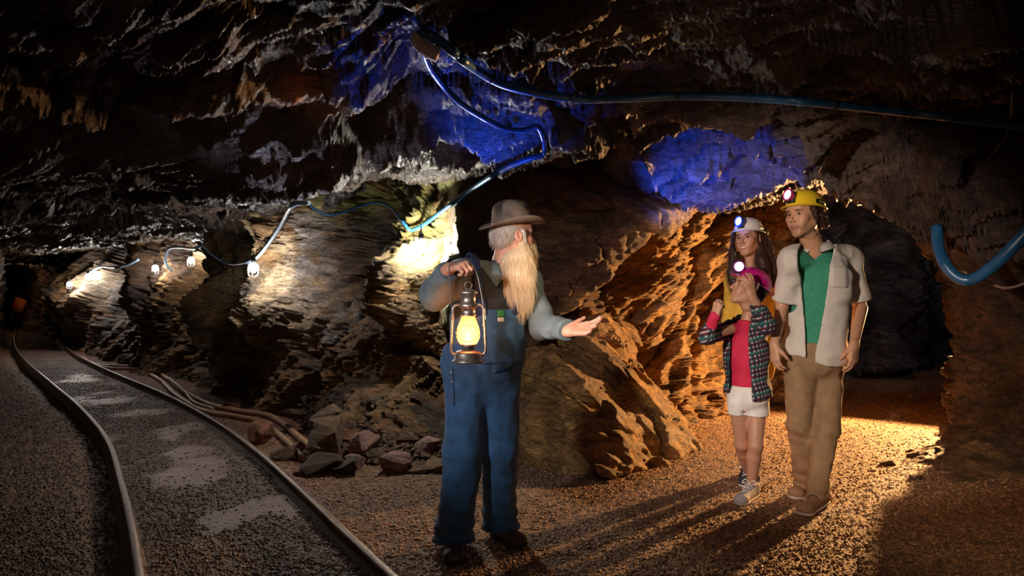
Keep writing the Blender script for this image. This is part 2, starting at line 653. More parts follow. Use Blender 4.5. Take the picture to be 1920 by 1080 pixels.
def rock_disp(P, seed, amp=1.0, big=0.9, stp=1.0, RS=None, fine=1.0):
    """height field of angular, foliated rock in metres"""
    W = np.stack([perlin(P * 1.3, seed + 1), perlin(P * 1.3 + 9, seed + 2), perlin(P * 1.3 + 21, seed + 3)], 1) * 0.5
    S = (P @ (ST_R if RS is None else RS).T)
    A = S * np.array([0.55, 1.5, 2.1]) + W * 0.6
    f1, e1, i1 = facet(A * 0.95, seed + 5, 0.75, 0.55 * stp)
    f2, e2, i2 = facet(A * 2.6 + 5, seed + 6, 0.8, 0.5 * stp)
    f3, e3, i3 = facet(A * 6.5 + 11, seed + 7, 0.8, 0.5 * stp)
    rg = fbm(S * np.array([1.7, 7.0, 10.0]) + W * 1.6, 4, seed + 8, 0.6, True)
    low = perlin(P * 0.6, seed + 9)
    h = low * 0.30 * big + f1 * 0.17 + f2 * 0.085 + f3 * 0.034 * fine + rg * 0.045
    h -= 0.05 * np.exp(-(e1 / 0.05) ** 2) + 0.02 * np.exp(-(e2 / 0.06) ** 2)
    return h * amp, (i1, i2, i3, rg)


def rock_col(P, ids, seed, base=OCHRE, alt=GREY, alt2=BROWN):
    i1, i2, i3, rg = ids
    n = perlin(P * 0.9 + 40, seed + 31)
    n2 = perlin(P * 2.6 + 70, seed + 32)
    c = np.tile(base, (len(P), 1))
    c = mixc(c, alt, sstep(0.0, 0.35, n + (i1 - .5) * .5))
    c = mixc(c, alt2, sstep(0.05, 0.35, n2 + (i2 - .5) * .6))
    c = c * (0.72 + 0.55 * i3)[:, None]
    c = c * (0.8 + 0.25 * np.clip(rg, -1, 1))[:, None]
    return c


def grid_faces(nu, nv, flip=False):
    i, j = np.meshgrid(np.arange(nu - 1), np.arange(nv - 1), indexing='ij')
    a = (i * nv + j).ravel()
    q = np.stack([a, a + nv, a + nv + 1, a + 1], 1)
    return q[:, ::-1] if flip else q


def path_resample(pts, step_fn):
    """smooth a plan polyline and resample it with a step that grows with distance from the camera"""
    P = spline([(x, y, 0) for x, y in pts], 40)[:, :2]
    out = [P[0]]
    acc = 0
    for a, b in zip(P[:-1], P[1:]):
        d = np.linalg.norm(b - a)
        if d < 1e-9: continue
        t = 0
        while True:
            st = step_fn(np.hypot(*out[-1]))
            need = st - acc
            if t + need > d:
                acc += d - t
                break
            t += need
            out.append(a + (b - a) * t / d)
            acc = 0
    return np.array(out)


def gauss(px, py, cx, cy, rx, ry):
    return np.exp(-((px - cx) / rx) ** 2 - ((py - cy) / ry) ** 2)


def wall(name, plan, side, seed, ztop=3.1, nz=190, lean=0.0, feats=(), amp=1.0, base=OCHRE, alt=GREY, alt2=BROWN,
         colfn=None, step=0.0052, zmin=-0.15, profile=None, mat=None, RS=None):
    P2 = path_resample(plan, lambda d: max(0.016, step * d))
    T = np.gradient(P2, axis=0)
    k = 25
    ker = np.ones(k) / k
    Tp = np.pad(T, ((k // 2, k // 2), (0, 0)), mode='edge')
    T = np.stack([np.convolve(Tp[:, 0], ker, 'valid'), np.convolve(Tp[:, 1], ker, 'valid')], 1)
    T /= np.linalg.norm(T, axis=1)[:, None]
    N = np.stack([T[:, 1], -T[:, 0]], 1) * side
    ns = len(P2)
    z = np.linspace(zmin, ztop, nz)
    S, Z = np.meshgrid(np.arange(ns), z, indexing='ij')
    S = S.ravel(); Z = Z.ravel()
    B = np.stack([P2[S, 0], P2[S, 1], Z], 1)
    Nn = np.stack([N[S, 0], N[S, 1], np.zeros(len(S))], 1)
    off = np.zeros(len(S))
    if profile is not None: off += profile(Z)
    px, py = proj(B)
    for (cx, cy, rx, ry, a) in feats:
        off += a * gauss(px, py, cx, cy, rx, ry)
    B1 = B + Nn * off[:, None]
    h, ids = rock_disp(B1, seed, amp, RS=RS)
    V = B1 + Nn * h[:, None]
    V[:, 2] += 0.35 * h * np.clip(Z, 0, 1)
    V[:, 2] = np.maximum(V[:, 2], zmin)
    c = rock_col(B1, ids, seed, base, alt, alt2)
    if colfn is not None: c = colfn(B1, c, ids)
    me = mesh_from(V, grid_faces(ns, nz, side < 0), name)
    o = obj(name, me, mat or M_rock, None, c)
    o['kind'] = 'structure'
    return o, V


# --- ceiling: height control points seen in the photograph
ceil_ctrl = [
    (-400, 0, 2.4), (0, 0, 2.6), (480, 0, 2.75), (960, 0, 2.9), (1440, 0, 2.9), (1920, 0, 2.6), (2400, 0, 2.4),
    (200, 100, 3.4), (600, 100, 3.5), (800, 60, 3.5), (1200, 100, 3.7), (1600, 100, 3.4), (1900, 100, 3.0),
    (100, 200, 3.75), (400, 195, 3.85), (560, 200, 3.95), (700, 180, 4.3), (1000, 195, 4.4), (1300, 200, 4.5), (1600, 200, 4.2), (1850, 215, 3.7),
    (1000, 245, 4.5), (860, 150, 4.2),
    (100, 290, 4.15), (-100, 300, 4.1), (230, 320, 4.3), (350, 338, 4.4), (500, 348, 4.45), (610, 345, 4.5), (80, 330, 5.2), (250, 325, 5.4), (400, 322, 5.3), (560, 318, 5.3), (700, 310, 4.9), (800, 285, 4.9), (1000, 285, 5.2), (1130, 300, 5.3),
    (1240, 345, 5.2), (1330, 360, 5.2), (1430, 345, 5.2), (1540, 310, 5.3), (1700, 350, 5.0), (1760, 430, 4.7), (1870, 455, 4.5), (1990, 440, 4.3),
    (1240, 255, 4.9), (1400, 240, 4.8), (1300, 300, 5.0),
    (200, 400, 8), (100, 450, 12), (60, 490, 20), (-100, 400, 7), (430, 385, 6.5), (330, 425, 8.5), (700, 330, 6.2),
    (1200, 370, 6.4), (1450, 350, 7.2), (1650, 330, 8), (1700, 400, 12), (1790, 470, 20), (2100, 300, 7)]
CC = np.array([atn(*p) for p in ceil_ctrl])
CZ = CC[:, 2]


def ceil_z(x, y):
    # inverse-distance weights in (x/y, log y) so that far points do not leak forward
    u = x / y; w = np.log(y) * 1.2
    cu = CC[:, 0] / CC[:, 1]; cw = np.log(CC[:, 1]) * 1.2
    num = 0; den = 0
    for k in range(len(CZ)):
        d2 = (u - cu[k]) ** 2 + (w - cw[k]) ** 2 + 0.0016
        wt = d2 ** -2
        num = num + wt * CZ[k]; den = den + wt
    return num / den


def build_ceiling():
    nu, nv = 1050, 560
    u = np.linspace(-1.25, 1.15, nu)
    yv = np.geomspace(1.0, 27, nv)
    U, Y = np.meshgrid(u, yv, indexing='ij')
    X = (U * Y).ravel(); Y = Y.ravel()
    Z = ceil_z(X, Y)
    B = np.stack([X, Y, Z], 1)
    px, py = proj(B)
    # smooth slab on the left: little relief
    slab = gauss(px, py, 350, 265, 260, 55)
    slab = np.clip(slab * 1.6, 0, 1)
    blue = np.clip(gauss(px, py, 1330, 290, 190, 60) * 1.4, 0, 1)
    h, ids = rock_disp(B, 11, 1.1, 0.5, .35, ST_C, .35)
    S = B @ ST_C.T
    fol = fbm(S * np.array([1.3, 9.0, 9.0]), 4, 77, 0.6, True)
    h = h * (1 - 0.75 * slab) * (1 - 0.15 * blue) + fol * 0.05 * (1 - slab * 0.8)
    # ledges: ridges that hang below
    for (cx, cy, rx, ry, a) in [(330, 165, 260, 22, .16), (620, 250, 60, 60, .10), (1330, 345, 130, 25, .12), (1000, 150, 160, 30, .12),
                                (1500, 250, 60, 60, .12), (760, 120, 40, 90, -.15), (1820, 330, 120, 60, .10), (480, 345, 180, 14, .12)]:
        h = h + a * gauss(px, py, cx, cy, rx, ry)
    # scarps: one-sided steps along drawn lines (x0, y0, x1, y1, height, reach in px)
    for (x0, y0, x1, y1, a, reach) in [(150, 150, 440, 55, .14, 45), (0, 150, 175, 148, .10, 40), (60, 262, 215, 185, .10, 40), (430, 60, 330, 165, .08, 40),
                                       (1215, 292, 1400, 185, .11, 30), (1245, 325, 1425, 232, .12, 26), (1425, 232, 1560, 335, .12, 26), (1180, 190, 1225, 290, .10, 30),
                                       (1030, 195, 1120, 270, .10, 30), (850, 195, 960, 285, .12, 30), (640, 340, 860, 225, .09, 30), (700, 300, 880, 275, .07, 20),
                                       (770, 0, 1000, 100, .10, 30), (900, 60, 1180, 170, .09, 35), (560, 100, 640, 190, .10, 40), (1380, 40, 1500, 150, .08, 30),
                                       (1300, 130, 1420, 90, .07, 30), (1500, 205, 1560, 330, .10, 35), (1560, 330, 1740, 380, .10, 30)]:
        dx, dy = x1 - x0, y1 - y0
        L_ = math.hypot(dx, dy)
        t = ((px - x0) * dx + (py - y0) * dy) / L_ ** 2
        wob = perlin(np.stack([px * .02, py * .02, np.zeros(len(px))], 1), 91) * 9
        dd = ((px - x0) * dy - (py - y0) * dx) / L_ + wob
        end = sstep(-.12, .05, t) * sstep(1.12, .95, t)
        h = h + a * end * sstep(-3, 3, dd) * np.exp(-np.maximum(dd, 0) / reach)
    Z2 = Z - h
    V = np.stack([X + 0.25 * perlin(B * 3, 5) * np.abs(h), Y - 0.3 * h, Z2], 1)
    c = rock_col(B, ids, 13, np.array([0.105, 0.062, 0.044]), np.array([0.12, 0.10, 0.10]), np.array([0.065, 0.038, 0.03]))
    c = mixc(c, SLATE * .6, np.clip(slab * .9, 0, 1))  # slab turned from the lamps: its shade painted in as dark slate
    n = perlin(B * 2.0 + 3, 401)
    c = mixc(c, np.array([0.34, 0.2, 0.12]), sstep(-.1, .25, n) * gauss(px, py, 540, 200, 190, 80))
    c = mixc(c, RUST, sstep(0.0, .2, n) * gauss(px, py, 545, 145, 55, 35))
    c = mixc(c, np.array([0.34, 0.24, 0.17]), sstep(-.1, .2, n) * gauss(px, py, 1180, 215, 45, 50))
    c = mixc(c, np.array([0.30, 0.30, 0.33]), gauss(px, py, 1340, 300, 210, 55) * .6)  # rock painted paler where the blue light falls
    c = mixc(c, np.array([0.3, 0.3, 0.33]), gauss(px, py, 940, 215, 120, 60) * .8)  # same painted paling for the middle blue pool
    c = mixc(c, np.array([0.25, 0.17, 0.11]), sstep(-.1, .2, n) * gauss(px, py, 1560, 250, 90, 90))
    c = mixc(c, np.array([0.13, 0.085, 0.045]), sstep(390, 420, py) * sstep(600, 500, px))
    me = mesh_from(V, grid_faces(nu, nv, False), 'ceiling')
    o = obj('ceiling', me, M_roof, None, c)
    o['kind'] = 'structure'
    return o, V


ceiling, ceilV = build_ceiling()

# --- central wall (between the two passages)
plan_centre = [(-19.2, 26), (-14, 20.5), (-10.9, 16.9), (-8.3, 14.1), (-6.3, 11.6), (-5.2, 10.3), (-4.7, 9.9), (-4.1, 9.4), (-3.4, 8.9), (-2.75, 8.25),
               (-2.05, 7.3), (-1.45, 6.6), (-.9, 6.0), (-.4, 5.9), (0.1, 5.9), (.6, 6.0), (1.15, 6.35), (1.8, 7.0), (2.5, 7.7), (3.2, 8.3), (3.9, 10), (6.0, 13.5), (10, 20)]
# (px, py, rx, ry, metres): bulges and hollows of the centre wall
feats_c = [(585, 520, 38, 150, .75), (630, 420, 35, 60, .5),
           (690, 475, 55, 80, -1.9), (350, 540, 35, 60, -1.0), (410, 560, 22, 120, .5), 
           (300, 560, 35, 60, .4), (250, 560, 25, 60, -.6), (195, 560, 22, 70, 1.0), (800, 500, 45, 60, .3), (760, 560, 30, 90, .4),
           (770, 700, 60, 70, -.4), (860, 400, 50, 60, .35),
           (1240, 480, 50, 120, .3), (1150, 520, 60, 60, -.3), (1330, 430, 50, 90, .3), (1500, 400, 60, 80, .5)]


def col_centre(P, c, ids):
    px, py = proj(P)
    n = perlin(P * 3.0 + 8, 500)
    n2 = perlin(P * 7.0 + 8, 501)
    c = mixc(c, np.array([.50, .37, .21]), np.clip(gauss(px, py, 490, 500, 85, 200) * 1.5, 0, 1) * sstep(-.35, .1, n))
    c = mixc(c, np.array([.42, .38, .36]), np.clip(gauss(px, py, 590, 480, 50, 110) * 1.2, 0, 1) * sstep(-.2, .2, n2 + .1))
    c = mixc(c, MOSS, np.clip(gauss(px, py, 480, 390, 70, 30) + gauss(px, py, 690, 370, 110, 35) + gauss(px, py, 830, 420, 60, 90), 0, 1) * sstep(-.25, .1, n))
    c = mixc(c, np.array([.36, .36, .12]), np.clip(gauss(px, py, 810, 450, 60, 90) * 1.3, 0, 1) * sstep(-.2, .2, n2))
    c = mixc(c, OCHRE * 0.9, gauss(px, py, 700, 600, 110, 110) * sstep(-.2, .1, n2) * .8)
    c = mixc(c, BROWN * .9, np.clip(gauss(px, py, 960, 420, 150, 160) * 1.4, 0, 1) * .9)
    c = mixc(c, REDD, gauss(px, py, 1010, 330, 110, 70) * sstep(-.1, .2, n) * .7)
    c = mixc(c, np.array([.50, .27, .085]), sstep(1080, 1200, px) * (0.45 + 0.55 * sstep(-.3, .1, n2)))
    c = mixc(c, DARK * 1.3, sstep(420, 360, px) * sstep(-.1, .25, n + n2 * .5) * .8)
    c = mixc(c, PALE * .8, gauss(px, py, 195, 530, 30, 40))
    c = mixc(c, SLATE, sstep(1480, 1540, px))
    return c


wall_centre, cwV = wall('wall_centre', plan_centre, 1, 21, 3.0, 320, feats=feats_c, colfn=col_centre, amp=1.3, step=.0042, RS=ST_L,
                        profile=lambda z: 0.28 * np.exp(-np.maximum(z, 0) / 0.35) + 0.12 * sstep(1.7, 2.3, z))

# --- left wall of the rail passage
plan_left = [(-3.6, .8), (-4.6, 3.2), (-6.3, 6.5), (-7.8, 9.8), (-11.2, 14.8), (-15.2, 20), (-21, 27)]
wall_left, lwV = wall('wall_left', plan_left, 1, 31, 3.1, 110, step=0.008, base=BROWN, alt=DARK, alt2=DARK)
# --- far end of the rail passage
wall_far, fwV = wall('wall_far', [(-23, 25.5), (-19, 26.3), (-14, 24.5)], 1, 33, 2.6, 60, step=0.006, base=DARK, alt=DARK, alt2=BROWN)

# --- right-hand passage: its far side and the spur in front on the right
feats_r = [(1800, 560, 40, 90, .15), (1900, 560, 40, 60, .25)]
plan_spur = [(9.5, 9.6), (7.2, 8.6), (6.2, 7.6), (5.6, 6.6), (4.5, 6.0), (3.85, 5.75), (3.72, 5.45), (3.85, 5.1), (4.0, 4.4), (3.3, 3.4), (3.2, 2.4), (3.2, .8)]


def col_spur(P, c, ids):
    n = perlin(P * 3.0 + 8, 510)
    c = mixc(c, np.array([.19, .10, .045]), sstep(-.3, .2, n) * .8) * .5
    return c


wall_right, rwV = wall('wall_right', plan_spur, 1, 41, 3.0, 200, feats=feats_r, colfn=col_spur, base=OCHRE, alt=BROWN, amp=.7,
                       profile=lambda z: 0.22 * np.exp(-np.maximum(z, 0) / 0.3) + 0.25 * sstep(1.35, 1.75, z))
plan_back = [(3.2, 8.6), (4.6, 9.8), (6.2, 10.4), (8.2, 12.5), (9.8, 15.5), (13.2, 20), (17, 24), (22, 25), (24, 18), (18, 14), (13, 11), (9.5, 9.5)]
wall_back, bwV = wall('wall_back', plan_back, 1, 51, 3.1, 150, step=0.006, base=SLATE * 1.1, alt=GREY * .6, alt2=DARK, amp=1.1,
                      feats=[(1650, 560, 90, 60, .4)])

# ---------------------------------------------------------------- floor
rail_L = [(262, 1080), (247, 990), (226, 900), (200, 822), (150, 762), (90, 712), (45, 672), (27, 640), (30, 608)]
rail_R = [(740, 1080), (640, 988), (560, 912), (480, 842), (400, 785), (300, 733), (200, 692), (140, 662), (108, 635), (88, 606)]
RAILH = 0.085


def rail_pts(px):
    out = []
    for x, y in px:
        Y = (EYE - RAILH) * F / (y - 540)
        out.append(((x - 960) / F * Y, Y))
    a = np.array(out)
    d = a[0] - a[1]
    d /= np.linalg.norm(d)
    return np.vstack([a[0] + d * 2.3, a])


RL = spline([(x, y, 0) for x, y in rail_pts(rail_L)], 20)
RR = spline([(x, y, 0) for x, y in rail_pts(rail_R)], 20)


def track_coord(X, Y):
    """-1 at the left rail, +1 at the right rail"""
    o = np.argsort(RL[:, 1]); xl = np.interp(Y, RL[o, 1], RL[o, 0])
    o = np.argsort(RR[:, 1]); xr = np.interp(Y, RR[o, 1], RR[o, 0])
    return (X - (xl + xr) / 2) / ((xr - xl) / 2)


def floor_h(P):
    h = perlin(P * 0.8, 61) * 0.035 + perlin(P * 3.1, 62) * 0.012
    return h


def build_floor():
    nu, nv = 760, 420
    u = np.linspace(-1.5, 1.5, nu)
    yv = np.geomspace(0.9, 28, nv)
    U, Y = np.meshgrid(u, yv, indexing='ij')
    X = (U * Y).ravel(); Y = Y.ravel()
    B = np.stack([X, Y, np.zeros(len(X))], 1)
    t = track_coord(X, Y)
    bed = sstep(1.15, 0.85, np.abs(t))
    h = floor_h(B)
    g = perlin(B * 24, 63) * .006 + perlin(B * 55, 64) * .004
    n = fbm(B * np.array([1.5, 1.1, 1]), 4, 65, .55)
    mud = sstep(0.02, 0.34, n + 0.12 * sstep(5.5, 4, Y) + 0.24 * np.exp(-((t - 0.12) / .42) ** 2) - 0.12) * bed
    h = h * (1 - bed * .6) + g * (1 - mud * .8)
    ang = np.clip(np.abs(t), 0, 3)
    h = h - 0.045 * np.exp(-((ang - 1.25) / .22) ** 2) * (t < 0) + 0.01
    V = np.stack([X, Y, h], 1)
    px, py = proj(V)
    c = np.tile(np.array([.19, .105, .062]), (len(X), 1))
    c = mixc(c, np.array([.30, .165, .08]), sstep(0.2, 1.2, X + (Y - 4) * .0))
    pale_far = sstep(-.15, .15, perlin(B * 1.1 + 5, 66)) * sstep(5.0, 7.5, Y) * (X > 1)
    c = mixc(c, np.array([.42, .24, .12]), pale_far)  # paler tan patches towards the far right floor
    c = mixc(c, np.array([.12, .085, .07]), bed * .8)
    c = mixc(c, np.array([.175, .105, .085]), mud)
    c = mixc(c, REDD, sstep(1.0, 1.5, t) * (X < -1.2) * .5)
    c *= (1 + .5 * perlin(B * 35, 67))[:, None]
    me = mesh_from(V, grid_faces(nu, nv, False), 'floor')
    a = me.attributes.new('mud', 'FLOAT', 'POINT')
    a.data.foreach_set('value', np.maximum(mud, 0).astype(np.float32))
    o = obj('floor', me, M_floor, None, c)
    o['kind'] = 'structure'
    return o, V


def floor_mat():
    m, nt, b = new_mat('gravel floor')
    L = nt.links.new
    tc = nd(nt, 'ShaderNodeTexCoord')
    att = nd(nt, 'ShaderNodeAttribute', attribute_name='tint')
    mud = nd(nt, 'ShaderNodeAttribute', attribute_name='mud')
    v = nd(nt, 'ShaderNodeTexVoronoi', feature='F1', i_Scale=75.0)
    L(tc.outputs['Object'], v.inputs['Vector'])
    n = nd(nt, 'ShaderNodeTexNoise', i_Scale=14.0, i_Detail=8.0, i_Roughness=.7)
    L(tc.outputs['Object'], n.inputs['Vector'])
    sp = nd(nt, 'ShaderNodeSeparateColor')
    L(v.outputs['Color'], sp.inputs[0])
    r = nd(nt, 'ShaderNodeMapRange')
    r.inputs['To Min'].default_value = .35
    r.inputs['To Max'].default_value = 1.9
    L(sp.outputs[0], r.inputs['Value'])
    mx = nd(nt, 'ShaderNodeMix', data_type='FLOAT')
    L(mud.outputs['Fac'], mx.inputs[0]); L(r.outputs['Result'], mx.inputs[2]); mx.inputs[3].default_value = 1.0
    r2 = nd(nt, 'ShaderNodeMapRange')
    r2.inputs['From Min'].default_value = .3; r2.inputs['From Max'].default_value = .7
    r2.inputs['To Min'].default_value = .55; r2.inputs['To Max'].default_value = 1.45
    L(n.outputs['Fac'], r2.inputs['Value'])
    mu = nd(nt, 'ShaderNodeMath', operation='MULTIPLY')
    L(mx.outputs[0], mu.inputs[0]); L(r2.outputs['Result'], mu.inputs[1])
    cs = nd(nt, 'ShaderNodeVectorMath', operation='SCALE')
    L(att.outputs['Color'], cs.inputs[0]); L(mu.outputs[0], cs.inputs['Scale'])
    L(cs.outputs['Vector'], b.inputs['Base Color'])
    rr = nd(nt, 'ShaderNodeMapRange')
    rr.inputs['To Min'].default_value = .62; rr.inputs['To Max'].default_value = .36
    L(mud.outputs['Fac'], rr.inputs['Value'])
    L(rr.outputs['Result'], b.inputs['Roughness'])
    inv = nd(nt, 'ShaderNodeMath', operation='MULTIPLY_ADD')
    L(mud.outputs['Fac'], inv.inputs[0]); inv.inputs[1].default_value = -.9; inv.inputs[2].default_value = 1.0
    hv = nd(nt, 'ShaderNodeMath', operation='MULTIPLY')
    L(v.outputs['Distance'], hv.inputs[0]); L(inv.outputs[0], hv.inputs[1])
    ha = nd(nt, 'ShaderNodeMath', operation='SUBTRACT')
    L(n.outputs['Fac'], ha.inputs[0]); L(hv.outputs[0], ha.inputs[1])
    bp = nd(nt, 'ShaderNodeBump', i_Strength=.9, i_Distance=.02)
    L(ha.outputs[0], bp.inputs['Height'])
    L(bp.outputs['Normal'], b.inputs['Normal'])
    return m


M_floor = floor_mat()
floor, floorV = build_floor()


def zfloor(x, y):
    """height of the built floor near a point"""
    B = np.array([[x, y, 0.0]])
    t = float(track_coord(np.array([x]), np.array([y]))[0])
    bed = float(sstep(1.15, 0.85, abs(t)))
    return float(floor_h(B)[0]) * (1 - bed * .6) + 0.01
# ---------------------------------------------------------------- outcrops and loose stones
def rock_obj(name, hulls, h, seed, amp, base, alt, alt2, label=None, cat='rock', ds=1.0, mat=None, kind=None, colfn=None, group=None):
    V, Q = hull_rock(hulls, h, seed, amp, ds)
    _, ids = rock_disp(V * ds, seed, 1, .4)
    c = rock_col(V, ids, seed, base, alt, alt2)
    if colfn: c = colfn(V, c, ids)
    org = Vector(((V[:, 0].min() + V[:, 0].max()) / 2, (V[:, 1].min() + V[:, 1].max()) / 2, V[:, 2].min()))
    me = mesh_from(V - np.array(org), Q, name)
    o = obj(name, me, mat or M_rock, None, c)
    o.location = org
    if kind: o['kind'] = kind
    if label: tag(o, label, cat if not kind else None, group)
    return o, V, Q


solid_meshes = []


def w(px, py, Y): return tuple(at(px, py, Y))


GOLD = np.array([.52, .29, .095])


def col_out(P, c, ids):
    n = perlin(P * 3.0, 520)
    return mixc(c, GOLD, sstep(-.35, .1, n) * .85)


# big slab in the middle, dark towards the guide, lit on its right flank
A = [w(965, 890, 4.86), w(1170, 893, 4.74), w(1305, 836, 5.5), w(980, 640, 5.35), w(1045, 655, 5.0), w(1125, 640, 5.35), w(1215, 720, 5.6), w(1150, 770, 4.84),
     (.0, 6.1, -.05), (1.7, 6.4, -.05), (.1, 6.1, .8), w(970, 890, 4.9)[:2] + (-.1,), w(1170, 893, 4.74)[:2] + (-.1,), w(1305, 836, 5.5)[:2] + (-.1,)]
B = [w(1100, 660, 5.4), w(1140, 585, 5.5), w(1125, 600, 5.4), w(1155, 650, 5.55), w(1110, 700, 5.6), (1.0, 6.0, .9), (.6, 6.0, 1.05), (1.0, 6, .3)]
B2 = [w(1055, 815, 4.72), w(1100, 800, 4.75), w(1178, 893, 4.62), w(1140, 893, 4.6), w(1180, 850, 4.9), (.4, 5.2, 0), (.9, 5.2, .0), (.8, 5.1, .3)]
outcrop, oV, oQ = rock_obj('rock_outcrop', [A, B, B2], 0.0165, 61, .52, GOLD, OCHRE, OCHRE * .8,
                           'large slanting ochre rock slab between the guide and the visitors, golden on its right flank', colfn=col_out, kind='structure')
# overhanging block above it: its right-hand edge catches the flood light
Ov = [w(800, 290, 6.0), w(815, 620, 6.0), w(848, 288, 5.12), w(852, 600, 5.15), w(1000, 270, 5.25), w(1345, 330, 5.45), w(1335, 372, 5.25), w(1225, 400, 5.1), w(1120, 480, 5.1), w(1062, 560, 5.2), w(985, 640, 5.3), w(890, 640, 5.35),
      (-.5, 6.2, 2.3), (1.6, 6.2, 2.3), (.9, 6.1, 1.6), (.1, 6.1, .9), (-.4, 6.1, .9)]


def col_ov(P, c, ids):
    px, py = proj(P)
    n = perlin(P * 3.0, 520)
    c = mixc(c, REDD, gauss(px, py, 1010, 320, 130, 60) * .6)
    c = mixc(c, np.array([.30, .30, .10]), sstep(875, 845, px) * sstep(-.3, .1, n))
    c = c * (1 - .55 * sstep(840, 875, px) * sstep(1010, 930, px))[:, None]  # shade beside the bright lamp painted in as darker rock
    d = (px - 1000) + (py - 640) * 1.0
    return mixc(c, GOLD, sstep(-60, 30, d - 20) * sstep(-.3, .1, n))  # edge towards the flood light painted golden, as if lit


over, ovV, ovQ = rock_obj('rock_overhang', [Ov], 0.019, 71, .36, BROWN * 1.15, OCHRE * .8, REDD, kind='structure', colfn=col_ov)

# low ledge at the right edge
Lg = [w(1690, 885, 4.95), w(1745, 862, 5.0), w(1850, 872, 5.05), w(1960, 880, 4.9), w(1700, 906, 4.75), w(1800, 925, 4.35), w(1960, 940, 4.3), (2.9, 5.4, -.05), (4.2, 5.4, -.05), (3.6, 5.3, .15)]
ledge, lV, lQ = rock_obj('rock_ledge', [Lg], 0.014, 81, .28, OCHRE, BROWN, GOLD * .8,
                         'low flat ochre rock ledge on the gravel at the foot of the right wall', ds=1.3, kind='structure')
# boulders in the right-hand passage
for k, (pts, lab) in enumerate([
        ([w(1600, 690, 9.8), w(1590, 600, 10.2), w(1640, 560, 10.4), w(1690, 610, 9.9), w(1725, 680, 9.6), w(1650, 690, 9.3), (5.0, 11.2, 0), (6.8, 11.2, 0), (5.8, 11, .9)],
         'dark mossy boulder behind the man in the white shirt'),
        ([w(1690, 640, 11.5), w(1720, 590, 11.8), w(1760, 600, 11.8), w(1790, 640, 11.6), w(1740, 655, 11.2), (7.4, 12.8, 0), (8.9, 12.8, 0), (8, 12.7, .7)],
         'dark low boulder further back on the left of the right passage')]):
    V_, = [None]
    o, V_, Q_ = rock_obj('boulder', [pts], 0.035, 90 + k, .7, SLATE * 1.2, BROWN, GREY * .6, lab, 'boulder')
    solid_meshes.append((V_, Q_))
solid_meshes += [(oV, oQ), (ovV, ovQ), (lV, lQ)]


def stone(px, py, wpx, hpx, base, label, seed, depth=1.0, rest=0.0, yaw=0.0, name='stone', flat=False):
    """loose angular stone whose foot is at pixel row py"""
    Y = EYE * F / (py - 540) if rest == 0 else (EYE - rest) * F / (py - 540)
    Wd = 1.18 * wpx / F * Y; H = 1.12 * hpx / F * Y
    x0 = (px - 960) / F * Y
    rng = random.Random(seed)
    bm = bmesh.new()
    pts = []
    for i in range(16):
        a = rng.uniform(0, 2 * math.pi); zz = rng.uniform(-1, 1)
        rr = math.sqrt(1 - zz * zz)
        q = rng.uniform(.85, 1.08)
        pts.append((rr * math.cos(a) * q, rr * math.sin(a) * q, zz * q))
    if flat: pts = [(x * 1.05, y, z) for x, y, z in pts]
    for p in pts:
        bm.verts.new((p[0] * Wd / 2, p[1] * Wd / 2 * depth, p[2] * H / 2))
    bmesh.ops.convex_hull(bm, input=bm.verts)
    bmesh.ops.delete(bm, geom=[v for v in bm.verts if not v.link_faces], context='VERTS')
    bmesh.ops.triangulate(bm, faces=bm.faces)
    bmesh.ops.subdivide_edges(bm, edges=bm.edges, cuts=3, use_grid_fill=True)
    for v in bm.verts: v.co.z += H / 2
    vs_ = np.array([v.co[:] for v in bm.verts])
    hh, ids = rock_disp(vs_ * 5 + seed, 17, 1, .2)
    for v, q in zip(bm.verts, hh):
        c = v.co - Vector((0, 0, H / 2))
        v.co += c.normalized() * float(q) * .12 * Wd * .8
    me = bpy.data.meshes.new(name); bm.to_mesh(me); bm.free()
    for p in me.polygons: p.use_smooth = False
    n = perlin(vs_ * 14 + seed, 5)
    c = np.tile(np.array(base), (len(vs_), 1)) * (1 + .6 * n)[:, None]
    o = obj(name, me, M_stone, None, c)
    zmin = min(v.co.z for v in me.vertices)
    o.location = (x0, Y + Wd / 2 * depth * .6, zfloor(x0, Y) + rest - zmin - .012)
    o.rotation_euler = (0, 0, yaw)
    tag(o, label, 'stone')
    return o


